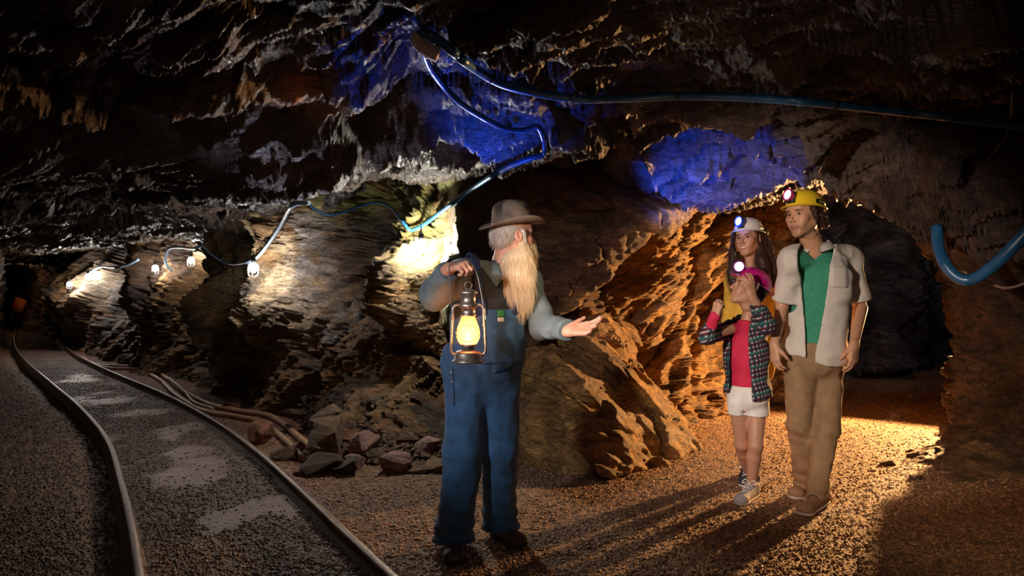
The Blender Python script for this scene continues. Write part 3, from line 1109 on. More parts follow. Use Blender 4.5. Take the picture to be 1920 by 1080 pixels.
PINK = (.38, .22, .19); BRN = (.17, .10, .06); DRK = (.08, .05, .035); RDB = (.26, .10, .06); TAN = (.26, .17, .10)
stones = [
    (480, 836, 60, 44, RDB, 'reddish squared stone beside the rail under the ends of the hoses', 1, 0, 0.8),
    (612, 866, 120, 72, BRN, 'largest dark brown stone of the pile, where the hoses end', 0, 0, 0.9),
    (596, 893, 84, 44, DRK, 'low black stone in front of the largest stone of the pile', 2, 0, .8),
    (680, 868, 62, 52, PINK, 'rounded pink stone in the middle of the pile', 3, 0, .8),
    (738, 890, 68, 46, PINK, 'flat pale pink stone lying foremost in the pile', 4, 0, .9),
    (762, 862, 48, 46, BRN, 'brownish stone behind the flat pale pink stone', 5, 0, .8),
    (803, 868, 52, 40, PINK, 'pink stone with a pointed top close to the guide', 6, 0, .8),
    (822, 892, 62, 30, TAN, 'low tan stone half hidden behind the trouser leg of the guide', 7, 0, .9),
    (785, 893, 44, 22, BRN, 'small flat brown stone between the pale pink stone and the guide', 8, 0, .9),
    (655, 838, 56, 34, RDB, 'long red brown stone leaning above the rounded pink stone', 9, .06, .6),
    (712, 832, 58, 42, RDB, 'red brown stone at the back of the pile under the wall', 10, .07, .7),
    (528, 868, 58, 26, BRN, 'flat brown slab stone near the rail left of the pile', 11, 0, .7),
    (556, 856, 26, 24, PINK, 'small pinkish stone wedged left of the largest stone', 12, 0, .8),
    (648, 892, 50, 36, DRK, 'black stone in the shade between the low black and pale pink stones', 13, 0, .8),
    (560, 892, 26, 18, BRN, 'tiny brown stone on the gravel by the low black stone', 14, 0, .8),
    (610, 800, 70, 40, BRN, 'brown stone lying higher up the rubble against the wall', 15, .12, .7),
    (700, 788, 66, 36, TAN, 'tan stone high on the rubble slope against the wall', 16, .16, .7),
    (780, 806, 44, 50, GREY * .8, 'upright grey stone leaning on the wall left of the guide', 17, .08, .6),
    (545, 790, 50, 34, BRN, 'brown stone on the rubble slope above the hose ends', 18, .1, .7),
    (430, 772, 36, 20, RDB, 'small reddish stone just above the hoses near the rail', 19, 0, .8),
    (405, 742, 34, 18, BRN, 'small brown stone between the hoses and the wall', 20, 0, .8),
    (660, 884, 44, 30, PINK, 'small pink stone tucked under the rounded pink stone', 25, 0, .8),
    (705, 872, 40, 30, TAN, 'small tan stone between the rounded pink and flat pale pink stones', 26, 0, .8),
    (842, 876, 34, 26, BRN, 'small brown stone right behind the trouser leg of the guide', 27, 0, .8),
    (640, 822, 44, 34, DRK, 'dark stone resting on the rubble above the largest stone', 28, .09, .7),
    (740, 812, 46, 30, BRN, 'brown stone on the rubble left of the upright grey stone', 29, .1, .7),
    (335, 712, 30, 14, BRN, 'small flat stone on the muddy ground left of the pair of hoses', 21, 0, .8),
    (122, 628, 34, 14, DRK, 'dark stone far down beside the right rail', 22, 0, .8),
    (1668, 878, 26, 12, TAN, 'little tan stone left of the flat rock ledge', 23, 0, .8),
    (1722, 905, 30, 12, BRN, 'little brown stone in front of the flat rock ledge', 24, 0, .8),
]
for (px_, py_, w_, h_, col_, lab_, sd_, rest_, dp_) in stones:
    stone(px_, py_, w_, h_, col_, lab_, sd_, depth=dp_, rest=rest_, yaw=random.uniform(-.4, .4))

# gravel and rubble: nobody could count it
def scatter(name, n, xy_fn, size_fn, label, mat, colr, seed, cat='gravel'):
    rs = np.random.RandomState(seed)
    X, Y, Z0 = xy_fn(rs, n)
    n = len(X)
    sz = size_fn(rs, n)
    octa = np.array([[1, 0, 0], [-1, 0, 0], [0, 1, 0], [0, -1, 0], [0, 0, 1], [0, 0, -1]], dtype=float)
    tri = np.array([[0, 2, 4], [2, 1, 4], [1, 3, 4], [3, 0, 4], [2, 0, 5], [1, 2, 5], [3, 1, 5], [0, 3, 5]])
    a = rs.uniform(0, 6.28, n)
    V = octa[None] * (0.6 + .8 * rs.rand(n, 6, 1)) * sz[:, None, None] * np.array([1, .8, .62])
    ca, sa = np.cos(a)[:, None], np.sin(a)[:, None]
    x = V[:, :, 0] * ca - V[:, :, 1] * sa; y = V[:, :, 0] * sa + V[:, :, 1] * ca
    z = V[:, :, 2] + x * (rs.rand(n, 1) - .5) * .8
    V = np.stack([x + X[:, None], y + Y[:, None], z + Z0[:, None] + sz[:, None] * .2], 2).reshape(-1, 3)
    T = (tri[None] + (np.arange(n) * 6)[:, None, None]).reshape(-1, 3)
    me = mesh_from(V, T, name, smooth=False)
    c = np.repeat(np.array(colr)[None] * (0.45 + 1.1 * rs.rand(n, 1) ** 1.5) * (1 + .15 * (rs.rand(n, 3) - .5)), 6, axis=0)
    o = obj(name, me, mat, None, c)
    tag(o, label, cat, None, 'stuff')
    return o


def flo(X, Y):
    B = np.stack([X, Y, np.zeros(len(X))], 1)
    t = track_coord(X, Y)
    bed = sstep(1.15, 0.85, np.abs(t))
    return floor_h(B) * (1 - bed * .6) + .01 - 0.045 * np.exp(-((np.abs(t) - 1.25) / .22) ** 2) * (t < 0), t


def xy_open(rs, n):
    Y = 2.0 + 8.5 * rs.rand(n) ** 2.1
    u = rs.uniform(-.5, .86, n)
    X = u * Y
    z, t = flo(X, Y)
    k = t > 1.05
    return X[k], Y[k], z[k]


def xy_track(rs, n):
    Y = 2.0 + 9 * rs.rand(n) ** 2.0
    X = rs.uniform(-.85, -.1, n) * Y
    z, t = flo(X, Y)
    B = np.stack([X, Y, np.zeros(n)], 1)
    nn = fbm(B * np.array([1.5, 1.1, 1]), 4, 65, .55) + 0.24 * np.exp(-((t - 0.12) / .42) ** 2) - 0.12
    k = (t < .95) & ((nn < .10) | (np.abs(t) > 1) | (rs.rand(n) < .12)) & ((t > -.93) | (t < -1.05))
    return X[k], Y[k], z[k]


def gsz(rs, n): return 0.0052 + 0.0085 * rs.rand(n) ** 2


M_gravel = simple('gravel', (.2, .12, .08), .5, spec=.5, tint=True, noise=.3, nscale=90)
scatter('gravel', 78000, xy_open, gsz, 'loose brown gravel covering the walkway', M_gravel, (.36, .21, .11), 1)
scatter('gravel', 60000, xy_track, gsz, 'dark wet gravel in and beside the rail track', M_gravel, (.12, .08, .062), 2)


def xy_rub(rs, n):
    t = rs.rand(n)
    px = 430 + 430 * t + rs.normal(0, 8, n)
    Yb = np.interp(px, [430, 500, 560, 600, 700, 860], [8.1, 7.3, 6.5, 5.35, 4.95, 4.95])
    k = np.abs(rs.normal(0, .3, n))
    Y = Yb + k
    X = (px - 960) / F * Yb - k * .3
    z, _ = flo(X, Y)
    return X, Y, z + k * .38


scatter('rubble', 2600, xy_rub, lambda rs, n: .008 + .035 * rs.rand(n) ** 3, 'small broken rubble at the foot of the centre wall behind the stone pile', M_stone, (.2, .11, .07), 3, 'rubble')
# bank the rubble rests on
bank_pts = [(-2.5, 7.7, -.05), (-1.85, 6.4, -.02), (-1.4, 5.25, -.02), (-.9, 4.95, -.02), (-.35, 5.0, -.02), (-.3, 5.8, -.05), (-2.7, 8.2, .0),
            (-1.8, 7.0, .45), (-1.3, 6.0, .42), (-.8, 5.6, .4), (-.4, 5.6, .25)]
bank, bkV, bkQ = rock_obj('rubble_bank', [bank_pts], 0.0165, 66, .42, BROWN * .9, OCHRE * .7, DARK * 1.5, 'uneven brown bank of broken rock behind the loose stones', 'rock', ds=1.7, kind='structure')
solid_meshes.append((bkV, bkQ))
# ---------------------------------------------------------------- rails
M_rail = simple('rusty rail steel', (.17, .115, .09), .42, metal=.55, spec=.5, noise=.45, nscale=40, bump=.5, bscale=90)


def to2(R): return np.array([(p[0], p[1], 0) for p in R[::4]])


def make_rail(R, label):
    return _rail_build(spline([tuple(p) for p in to2(R)], 2)[:, :2], label)


def _rail_build(P, label):
    P = P[P[:, 1] < 26]
    T = np.gradient(P, axis=0); T /= np.linalg.norm(T, axis=1)[:, None]
    N = np.stack([T[:, 1], -T[:, 0]], 1)
    prof = [(-.045, 0), (-.045, .01), (-.008, .02), (-.008, .055), (-.020, .062), (-.021, .080), (-.015, .086), (.015, .086), (.021, .080), (.020, .062), (.008, .055), (.008, .02), (.045, .01), (.045, 0)]
    m = len(prof)
    V = np.concatenate([np.stack([P[:, 0] + N[:, 0] * a, P[:, 1] + N[:, 1] * a, np.full(len(P), b)], 1)[:, None] for a, b in prof], 1)
    i, j = np.meshgrid(np.arange(len(P) - 1), np.arange(m), indexing='ij')
    a = (i * m + j).ravel(); b = (i * m + (j + 1) % m).ravel()
    me = mesh_from(V.reshape(-1, 3), np.stack([a, a + m, b + m, b], 1), 'rail', smooth=False)
    o = obj('rail', me, M_rail)
    tag(o, label, 'rail')
    return o


make_rail(RL, 'left rusty steel rail of the mine track')
make_rail(RR, 'right rusty steel rail of the mine track, nearer the wall')

# ---------------------------------------------------------------- surfaces for hanging hoses
def grid_quads(n_u, n_v):
    i, j = np.meshgrid(np.arange(0, n_u - 2, 2), np.arange(0, n_v - 2, 2), indexing='ij')
    a = (i * n_v + j).ravel()
    return np.stack([a, a + 2 * n_v, a + 2 * n_v + 2, a + 2], 1)


trees = []
for o_ in (ceiling, wall_centre, wall_right, wall_back, wall_left):
    me_ = o_.data
    n_ = len(me_.vertices)
    co_ = np.empty(n_ * 3, dtype=np.float32); me_.vertices.foreach_get('co', co_)
    lo_ = np.empty(len(me_.loops), dtype=np.int32); me_.loops.foreach_get('vertex_index', lo_)
    trees.append(BVHTree.FromPolygons(co_.reshape(-1, 3).tolist(), lo_.reshape(-1, 4).tolist()))
for (V_, Q_) in solid_meshes:
    trees.append(BVHTree.FromPolygons(V_.tolist(), Q_.tolist()))


def hit_Y(px, py, far=9.0):
    d = at(px, py, 1.0) - Vector((0, 0, EYE))
    L_ = d.length
    best = far * L_
    for t in trees:
        r = t.ray_cast(Vector((0, 0, EYE)), d.normalized())
        if r[0] is not None and r[3] < best: best = r[3]
    return best / L_


def hang(pix, gap=0.05, sm=3, far=9.0, n=8, ys=None):
    """points lying just in front of the rock along a drawn course"""
    P = spline([(x, y, 0) for x, y in pix], n)[:, :2]
    if ys is None:
        Yv = np.array([min(hit_Y(x + dx, y + dy, far) for dx, dy in ((0, 0), (8, 0), (-8, 0), (0, 8), (0, -8))) for x, y in P]) - gap
        base = Yv.copy()
        for _ in range(sm):
            pad = np.pad(Yv, 3, mode='edge')
            Yv = np.minimum(np.convolve(pad, np.ones(7) / 7, 'valid'), base + .03)
    else:
        Yv = np.interp(np.linspace(0, 1, len(P)), np.linspace(0, 1, len(ys)), ys)
    return [at(x, y, Y) for (x, y), Y in zip(P, Yv)]


M_hose = simple('blue hose', (.014, .085, .19), .34, spec=.6, noise=.25, nscale=25)
M_hose2 = simple('grey blue cable', (.20, .28, .38), .4, spec=.5, noise=.2, nscale=25)
M_black = simple('black rubber', (.012, .012, .014), .5)
M_tan = simple('tan hose', (.34, .20, .11), .5, spec=.4, noise=.35, nscale=18)
M_tape = simple('wrapping tape', (.52, .40, .30), .6, noise=.25, nscale=40, bump=.4)


def hose(name, pts, r, mat, label, cat='hose'):
    o = MB().tube(pts, r, 12).build(name, mat)
    tag(o, label, cat)
    return o


roof_y = [3.45, 3.45, 3.5, 3.65, 3.8, 3.95, 4.05, 4.05, 4.0, 3.9, 3.7, 3.5, 3.3]
roof_pix = [(786, 66), (800, 63), (835, 85), (880, 122), (935, 155), (1000, 173), (1090, 186), (1180, 184), (1300, 180), (1450, 186), (1600, 200), (1780, 220), (1990, 246)]
h1 = hang(roof_pix, .05, 4)
a_ = hose('roof_hose', h1, .0235, M_hose, 'thick blue hose running across the roof from its taped elbow to the right edge')
el = MB()
cp = spline([at(786, 64, h1[0].y), at(782, 74, h1[0].y + .01), at(795, 90, h1[0].y + .02), at(822, 104, h1[0].y + .03)], 6)
el.tube(cp, [0.030] * 5 + [.034] * (len(cp) - 5), 12)
for t in (8, 11, 14):
    el.tube([cp[t], cp[t] + (cp[t + 1] - cp[t]) * .8], .038, 12)
obj_tape = el.build('taped_elbow', M_tape, a_)
obj_tape['label'] = 'pale tape wrapped round the elbow'
for i in range(14, len(h1) - 2, 16):
    MB().tube([h1[i], h1[i] + (h1[i + 1] - h1[i]) * .35], .0262, 12).build('hose_clamp', M_black, a_)

h2 = hang([(792, 92), (805, 125), (830, 160), (862, 192), (900, 217), (945, 240), (980, 245), (1008, 238), (1020, 262), (1022, 290)], .05, 4)
hose('drop_hose', h2, .018, M_hose, 'bright blue hose hanging in a curve from the taped elbow to the wall top')
h3 = hang([(1022, 290), (985, 300), (940, 320), (880, 358), (830, 395), (790, 424), (768, 432)], .05, 3)
hose('wall_hose', h3, [.021] * 18 + [.018] * (len(h3) - 18), M_hose, 'dark blue hose slanting down the wall above the hat of the guide')
h4 = hang([(768, 432), (752, 412), (735, 392), (712, 380), (680, 385), (640, 399), (615, 403), (590, 392), (578, 380)], .05, 3)
hose('arched_cable', h4, .0135, M_hose, 'thin blue cable arching over the dark hollow left of the guide')
h5 = hang([(578, 380), (548, 386), (525, 425), (500, 462), (478, 486), (450, 496), (425, 494), (400, 480), (378, 458)], .10, 3, n=6)
hose('lamp_cable', h5, .016, M_hose2, 'grey blue cable sagging past the nearest wall lamp')
h6 = hang([(378, 458), (365, 466), (340, 464), (318, 466), (310, 482), (313, 498), (322, 508)], .10, 3, far=11, n=5)
hose('lamp_cable', h6, .02, M_hose2, 'blue cable with a square bend above the second wall lamp')
h7 = hang([(260, 486), (240, 496), (215, 502), (190, 500), (168, 512)], .1, 2, far=15, n=4)
hose('lamp_cable', h7, .022, M_hose2, 'pale cable sagging under the low roof far down the rail passage')
# hanging loop at the right
ysr = [4.25, 4.2, 4.1, 4.05, 4.0, 3.9, 3.8, 3.7]
r1 = hang([(1756, 425), (1760, 462), (1772, 495), (1795, 520), (1822, 524), (1858, 502), (1900, 462), (1960, 395)], ys=ysr)
hh_ = hose('hanging_hose', r1, .034, M_hose, 'thick blue hose looping down from the low roof at the right edge')
MB().tube([at(1810, 524, 4.07), at(1822, 526, 4.05)], .0375, 12).build('hose_clamp', M_black, hh_)
hose('thin_cable', hang([(1768, 430), (1775, 460), (1785, 492), (1810, 512), (1850, 528), (1885, 540), (1925, 530), (1960, 510)], ys=[4.3, 4.25, 4.2, 4.1, 4.1, 4.1, 4.1, 4.1]), .008,
     simple('brown cable', (.28, .19, .14), .5), 'thin brown cable hanging with the thick blue hose at the right edge', 'cable')
hose('thin_cable', hang([(1898, 170), (1896, 215), (1888, 250), (1868, 280), (1852, 298)], .03, 2), .006, simple('old cable', (.16, .12, .10), .6),
     'thin dark cable dangling from the roof near the top right corner', 'cable')
# tan hoses on the ground beside the track
def ground(pix, r, lift=0.0):
    P = spline([(x, y, 0) for x, y in pix], 8)[:, :2]
    out = []
    for x, y in P:
        Y = (EYE - r - .02) * F / (y - 540)
        X = (x - 960) / F * Y
        out.append((X, Y, zfloor(X, Y) + r * .8 + lift))
    return out


hose('ground_hose', ground([(155, 668), (180, 682), (235, 686), (285, 690), (318, 712), (350, 735), (400, 757), (455, 768), (510, 780), (545, 802), (572, 826), (592, 846)], .03), .03, M_tan,
     'tan hose lying beside the right rail, nearer the wall of the pair')
hose('ground_hose', ground([(150, 672), (200, 688), (262, 692), (300, 712), (335, 742), (385, 768), (440, 778), (490, 790), (525, 812), (548, 836), (568, 856)], .027), .027, M_tan,
     'tan hose lying beside the right rail, nearer the rail of the pair')
hose('ground_hose', ground([(318, 716), (345, 738), (362, 758), (398, 772)], .016, .05), .016, simple('pale cable', (.40, .30, .24), .5),
     'short pale cable crossing over the two tan hoses')

# ---------------------------------------------------------------- caged wall lamps
M_cage = simple('cage wire', (.25, .24, .23), .35, metal=.8)
M_sock = simple('lamp socket', (.03, .03, .03), .5)


def bulb_mat(s, c=(1, .93, .86)):
    return simple('glowing bulb', (1, 1, 1), .3, emit=c, estr=s)


def wall_lamp(px, py, Y, strength, label, r=.032, c=(1, .93, .86), gap=.22):
    Y = min(hit_Y(px + a_, py + b_, 30) for a_, b_ in ((0, 0), (9, 0), (-9, 0), (0, 14), (0, -14))) - gap
    p = at(px, py, Y)
    root = empty('caged_lamp', p)
    tag(root, label, 'lamp', 'caged lamps along the wall')
    b = MB()
    b.lathe([(.0005, -.05), (r * .6, -.045), (r, -.02), (r * .95, .005), (r * .6, .03), (.012, .045)], p, 16)
    b.build('bulb', bulb_mat(strength, c), root)
    s = MB()
    s.lathe([(.001, .105), (.018, .1), (.024, .08), (.024, .05), (.016, .043)], p, 16)
    s.tube([p + Vector((0, 0, .1)), p + Vector((.0, 0, .16))], .005, 6)
    s.build('socket', M_sock, root)
    cg = MB()
    for k in range(6):
        a = k * math.pi / 3
        pts = [p + Vector((math.cos(a) * rr, math.sin(a) * rr, z)) for rr, z in ((.026, .05), (.05, .02), (.055, -.03), (.045, -.075), (.004, -.095))]
        cg.tube(spline(pts, 4), .0022, 5)
    for rr, z in ((.055, -.03), (.05, .02)):
        cg.tube([p + Vector((math.cos(t) * rr, math.sin(t) * rr, z)) for t in np.linspace(0, 2 * math.pi, 20)], .002, 5)
    cg.build('cage', M_cage, root)
    return root


wall_lamp(475, 502, 6.9, 420, 'nearest caged lamp on the pale rock under the sagging cable', gap=.38)
wall_lamp(358, 488, 8.3, 230, 'caged lamp under the square bend of the blue cable')
wall_lamp(291, 503, 9.3, 220, 'caged lamp tucked against the rock below the low roof')
wall_lamp(165, 518, 13.2, 420, 'caged lamp far down the rail passage by the pale corner')
wall_lamp(130, 533, 17, 480, 'farthest small lamp glowing in the dark end of the rail passage')
wall_lamp(790, 462, 4.86, 1250, 'brightest caged lamp under the knotted blue hoses by the mossy rock', c=(1, .95, .8), gap=.16)
# orange barrier far down the passage
ob = empty('barrier', (at(33, 600, 21).x, 21, 0.0))
tag(ob, 'small orange barrier at the far end of the rail passage', 'barrier')
mb = MB(); pC = at(36, 560, 21)
mb.box((pC.x, 21, .78), (.34, .05, .42), rotm(0, .35, 0)); mb.build('board', simple('orange board', (.75, .2, .03), .6, emit=(1, .25, .03), estr=0.0), ob)
mb = MB(); mb.tube([(pC.x - .3, 21.1, 0), (pC.x - .2, 21.05, .7)], .03, 6); mb.tube([(pC.x + .3, 21.1, 0), (pC.x + .2, 21.05, .9)], .03, 6)
mb.build('leg', M_sock, ob)
# ---------------------------------------------------------------- people
def fmat(a, pitch=0.0, roll=0.0):
    """face frame: local +y looks forward, a turns it, pitch lifts the chin"""
    return np.array(Matrix.Rotation(math.radians(a), 3, 'Z') @ Matrix.Rotation(math.radians(pitch), 3, 'X') @ Matrix.Rotation(math.radians(roll), 3, 'Y'))


def head_mesh(Cn, a, pitch, roll, sc, skin, lips, brow, mouth='closed', female=False, stubble=None, neck_to=None, h=0.0026):
    s = Sculpt((-.098, -.13, -.15), (.098, .135, .135), h)
    s.ell((0, -.014, .032), (.0755, .096, .088), k=0)
    s.ell((0, .026, -.03), (.060, .066, .085), k=.03)
    jw = .045 if female else .047
    for q in (-1, 1):
        s.cap((q * jw, -.002, -.058), (q * .014, .064, -.103), .019, .015, k=.025)
        s.ell((q * .042, .058, -.026), (.022, .022, .02), k=.02)          # cheekbone
        s.ell((q * .030, .066, -.055), (.018, .016, .024), k=.02)
    s.ell((0, .064, -.104), (.018, .016, .016), k=.015)                    # chin
    s.cap((-.034, .074, .021), (.034, .074, .021), .0125, k=.015)          # brow ridge
    s.ell((0, .058, .05), (.052, .035, .035), k=.02)                       # forehead
    for q in (-1, 1):
        s.ell((q * .031, .094, -.001), (.0165, .0145, .0115), k=.010, op='cut')
        s.ell((q * .031, .0685, -.001), (.0155, .0155, .0135), k=.004)     # lids
        s.ell((q * .031, .083, -.0015), (.0130, .010, .0040), k=.002, op='cut')
        s.cap((q * .02, .086, .017), (q * .044, .077, .018), .0045, .003, k=.006)  # brow hair relief
    s.cap((0, .083, .012), (0, .108, -.030), .0062, .0098, k=.009)         # nose
    s.ell((0, .108, -.036), (.0092, .0100, .0085), k=.007)
    for q in (-1, 1):
        s.ell((q * .0125, .099, -.039), (.0075, .009, .0065), k=.005)
        s.ell((q * .0065, .105, -.046), (.0032, .004, .003), k=.002, op='cut')
    if mouth == 'open':
        s.ell((0, .086, -.068), (.018, .012, .016), k=.01)
        s.ell((0, .098, -.070), (.0125, .018, .0115), k=.004, op='cut')
    else:
        w_ = .031 if mouth == 'smile' else .027
        up = .006 if mouth == 'smile' else .004
        for q in (-1, 1):
            s.cap((0, .0875, -.0660), (q * w_, .0815, -.0688 + up), .0040, .0024, k=.008)
            s.cap((0, .0860, -.0755), (q * w_ * .88, .0815, -.0722 + up), .0050, .0026, k=.008)
            s.cap((0, .096, -.0705), (q * w_ * 1.1, .088, -.0700 + up), .0028 if mouth != 'smile' else .0042, .0020, k=.002, op='cut')
    for q in (-1, 1):                                                       # ears
        s.ell((q * .078, -.008, -.008), (.0085, .019, .031), rotm(.2, 0, -q * .35), k=.006)
        s.ell((q * .086, -.004, -.006), (.006, .010, .018), rotm(.2, 0, -q * .35), k=.004, op='cut')
    s.cap((0, -.022, -.05), (0, -.034, -.105), .049, .043, k=.03)
    V, Q = s.mesh()
    # colours in the face frame
    c = np.tile(np.array(skin), (len(V), 1))
    def m(cx, cy, cz, rx, ry, rz): return np.exp(-(((V[:, 0] - cx) / rx) ** 2 + ((V[:, 1] - cy) / ry) ** 2 + ((V[:, 2] - cz) / rz) ** 2) ** 2)
    for q in (-1, 1):
        c = mixc(c, brow, np.clip(m(q * .032, .085, .0175, .018, .03, .0058) * .95, 0, 1))
        c = mixc(c, np.array(brow) * .8, np.clip(m(q * .031, .09, .0045, .0155, .03, .002) * .8, 0, 1))
        c = mixc(c, np.array(skin) * np.array([1.15, .8, .75]), m(q * .043, .065, -.035, .022, .03, .018) * .35)
        c = mixc(c, np.array(skin) * np.array([1.1, .75, .7]), m(q * .082, -.008, -.008, .02, .02, .03) * .35)
    c = mixc(c, lips, np.clip(m(0, .09, -.0705 + (.003 if mouth == 'smile' else 0), .028, .03, .0085), 0, 1) * .9)
    if stubble is not None:
        c = mixc(c, stubble, sstep(-.045, -.075, V[:, 2]) * sstep(-.02, .03, V[:, 1]) * .35)
    if mouth == 'smile':
        c = mixc(c, np.array([.70, .64, .58]), np.clip(m(0, .085, -.0688, .020, .025, .0038), 0, 1))
    if mouth == 'open':
        c = mixc(c, np.array([.10, .015, .012]), np.clip(m(0, .083, -.070, .012, .009, .012), 0, 1))
    R = fmat(a, pitch, roll) * sc
    return (V @ R.T) + np.array(Cn), Q, c, R


def eyes(root, Cn, R, look=(0, 0), iris=(.10, .05, .025)):
    for q in (-1, 1):
        b = MB()
        prof = [(math.sin(t) * .0135, math.cos(t) * .0135) for t in np.linspace(0, math.pi, 14)]
        b.lathe(prof, seg=18)
        V = np.concatenate(b.V)
        col = np.tile(np.array([.80, .78, .74]), (len(V), 1))
        d = V / np.linalg.norm(V, axis=1)[:, None]
        ir = d[:, 2] > .74; pu = d[:, 2] > .945
        col[ir] = iris; col[pu] = (.01, .01, .01)
        R0 = rotm(-math.pi / 2 + look[1], 0, 0)
        V = V @ R0.T @ rotm(0, 0, look[0]).T
        V = V + np.array([q * .031, .0705, -.0015])
        V = V @ R.T + np.array(Cn)
        me = mesh_from(V, np.concatenate(b.Q), 'eye')
        o = obj('eye', me, M_eye, root, col)
        if 'label' not in o: pass


def cat_mesh(parts):
    """join several (V, Q, colour) surfaces into one mesh"""
    Vs, Qs, Cs, n = [], [], [], 0
    for V, Q, c in parts:
        Vs.append(V); Qs.append(Q + n); n += len(V)
        Cs.append(np.broadcast_to(np.array(c), (len(V), 3)))
    return np.concatenate(Vs), np.concatenate(Qs), np.concatenate(Cs)


def hand_mesh(wrist, fdir, back, thumb_side, skin, sc=1.0, curls=((.35, .5, .4),) * 4, spread=.06, thumb=(.9, .5, -.25), thumb_curl=.35, forearm=None, h=0.003, fore_r=.036):
    """hand with palm, four unequal fingers and a thumb; back = outward normal of the back of the hand"""
    y = np.array(fdir, dtype=float); y /= np.linalg.norm(y)
    z = np.array(back, dtype=float); z -= y * (z @ y); z /= np.linalg.norm(z)
    x = np.cross(y, z) * thumb_side
    Wp = np.array(wrist, dtype=float)
    def L2W(p): return Wp + sc * (x * p[0] + y * p[1] + z * p[2])
    pts = []
    caps = []
    base = [(.029, .086, .001), (.010, .092, .004), (-.009, .088, .003), (-.027, .078, -.001)]
    ln = [.070, .078, .072, .056]
    rad = [.0093, .0095, .009, .0078]
    for i in range(4):
        p = np.array(base[i]); ang = 0.0
        ax = (1.5 - i) * spread
        for j, (fr, cu) in enumerate(zip((.45, .30, .25), curls[i])):
            ang += cu
            d = np.array([math.sin(ax) * math.cos(ang), math.cos(ax) * math.cos(ang), -math.sin(ang)])
            q = p + d * ln[i] * fr
            r0, r1 = rad[i] * (1 - .08 * j), rad[i] * (1 - .08 * (j + 1))
            caps.append((L2W(p), L2W(q), r0 * sc, r1 * sc, .004))
            p = q
    tb = np.array([.026, .020, -.006]); td = np.array(thumb, dtype=float); td /= np.linalg.norm(td)
    q = tb + td * .040
    caps.append((L2W(tb), L2W(q), .0145 * sc, .0115 * sc, .010))
    td2 = td + np.array([-.2, .6, -.4]) * thumb_curl; td2 /= np.linalg.norm(td2)
    q2 = q + td2 * .036
    caps.append((L2W(q), L2W(q2), .011 * sc, .0085 * sc, .004))
    for i in range(4):
        a0 = (base[i][0] * .62, .012, 0)
        caps.append((L2W(a0), L2W(base[i]), .0155 * sc, .0125 * sc, .010))
    P = [np.array(c[0]) for c in caps] + [np.array(c[1]) for c in caps] + [Wp]
    if forearm is not None: P.append(np.array(forearm))
    P = np.array(P)
    s = Sculpt(P.min(0) - .045, P.max(0) + .045, h)
    s.cap(Wp - y * .01, L2W((0, .02, 0)), .027 * sc, .024 * sc, k=0, flat=(tuple(z), .75))
    for c in caps:
        s.cap(c[0], c[1], c[2], c[3], k=c[4])
    if forearm is not None:
        s.cap(np.array(forearm), Wp, fore_r * sc, .0265 * sc, k=.02, flat=(tuple(z), .88))
    V, Q = s.mesh()
    c = np.tile(np.array(skin), (len(V), 1))
    c *= (1 + .12 * perlin(V * 60, 3))[:, None]
    return V, Q, c


def torso_sdf(s, pelvis, chest, neck, shR, shL, yaw, off=0.0, w=1.0, dp=1.0, belly=0.0, sh=.058):
    R = fmat(yaw)
    fwd = R[:, 1]
    pelvis, chest, neck, shR, shL = [np.array(p, dtype=float) for p in (pelvis, chest, neck, shR, shL)]
    s.ell(pelvis, (.150 * w + off, .108 * dp + off, .13 + off), R, k=0)
    mid = pelvis * .5 + chest * .5
    s.ell(mid + fwd * belly * .4, (.138 * w + off, .100 * dp + off + belly * .5, .20 + off), R, k=.05)
    s.ell(chest, (.152 * w + off, .112 * dp + off, .19 + off), R, k=.06)
    s.cap(shR, shL, sh + off, k=.06)
    s.cap(chest + (neck - chest) * .4, neck, .075 + off, .052 + off, k=.05)


def add_noise(s, fn, band=.05):
    X, Y, Z = s.grid()
    m = np.abs(s.d) < band
    P = np.stack([X[m], Y[m], Z[m]], 1)
    s.d[m] += fn(P)


def wrinkle(P, seed, amp=.006, f=(9, 9, 14), dirr=None):
    W = perlin(P * 5, seed + 3)[:, None] * .5
    n = 0.5 - np.abs(perlin(P * np.array(f) + W, seed)) * 2
    n2 = perlin(P * np.array(f) * 2.2 + W, seed + 1)
    return (-amp * n - amp * .45 * n2).astype(np.float32)


def cut_plane(s, p, n):
    """remove the side the normal points to"""
    X, Y, Z = s.grid()
    d = (X - p[0]) * n[0] + (Y - p[1]) * n[1] + (Z - p[2]) * n[2]
    s.d = np.maximum(s.d, d.astype(np.float32))


def shellify(s, t):
    s.d = np.maximum(s.d, -(s.d + t))


def cloth(name, s, mat, root, col=None, colfn=None):
    V, Q = s.mesh()
    c = None
    if colfn is not None: c = colfn(V)
    elif col is not None: c = np.tile(np.array(col), (len(V), 1))
    return obj(name, mesh_from(V, Q, name), mat, root, c)


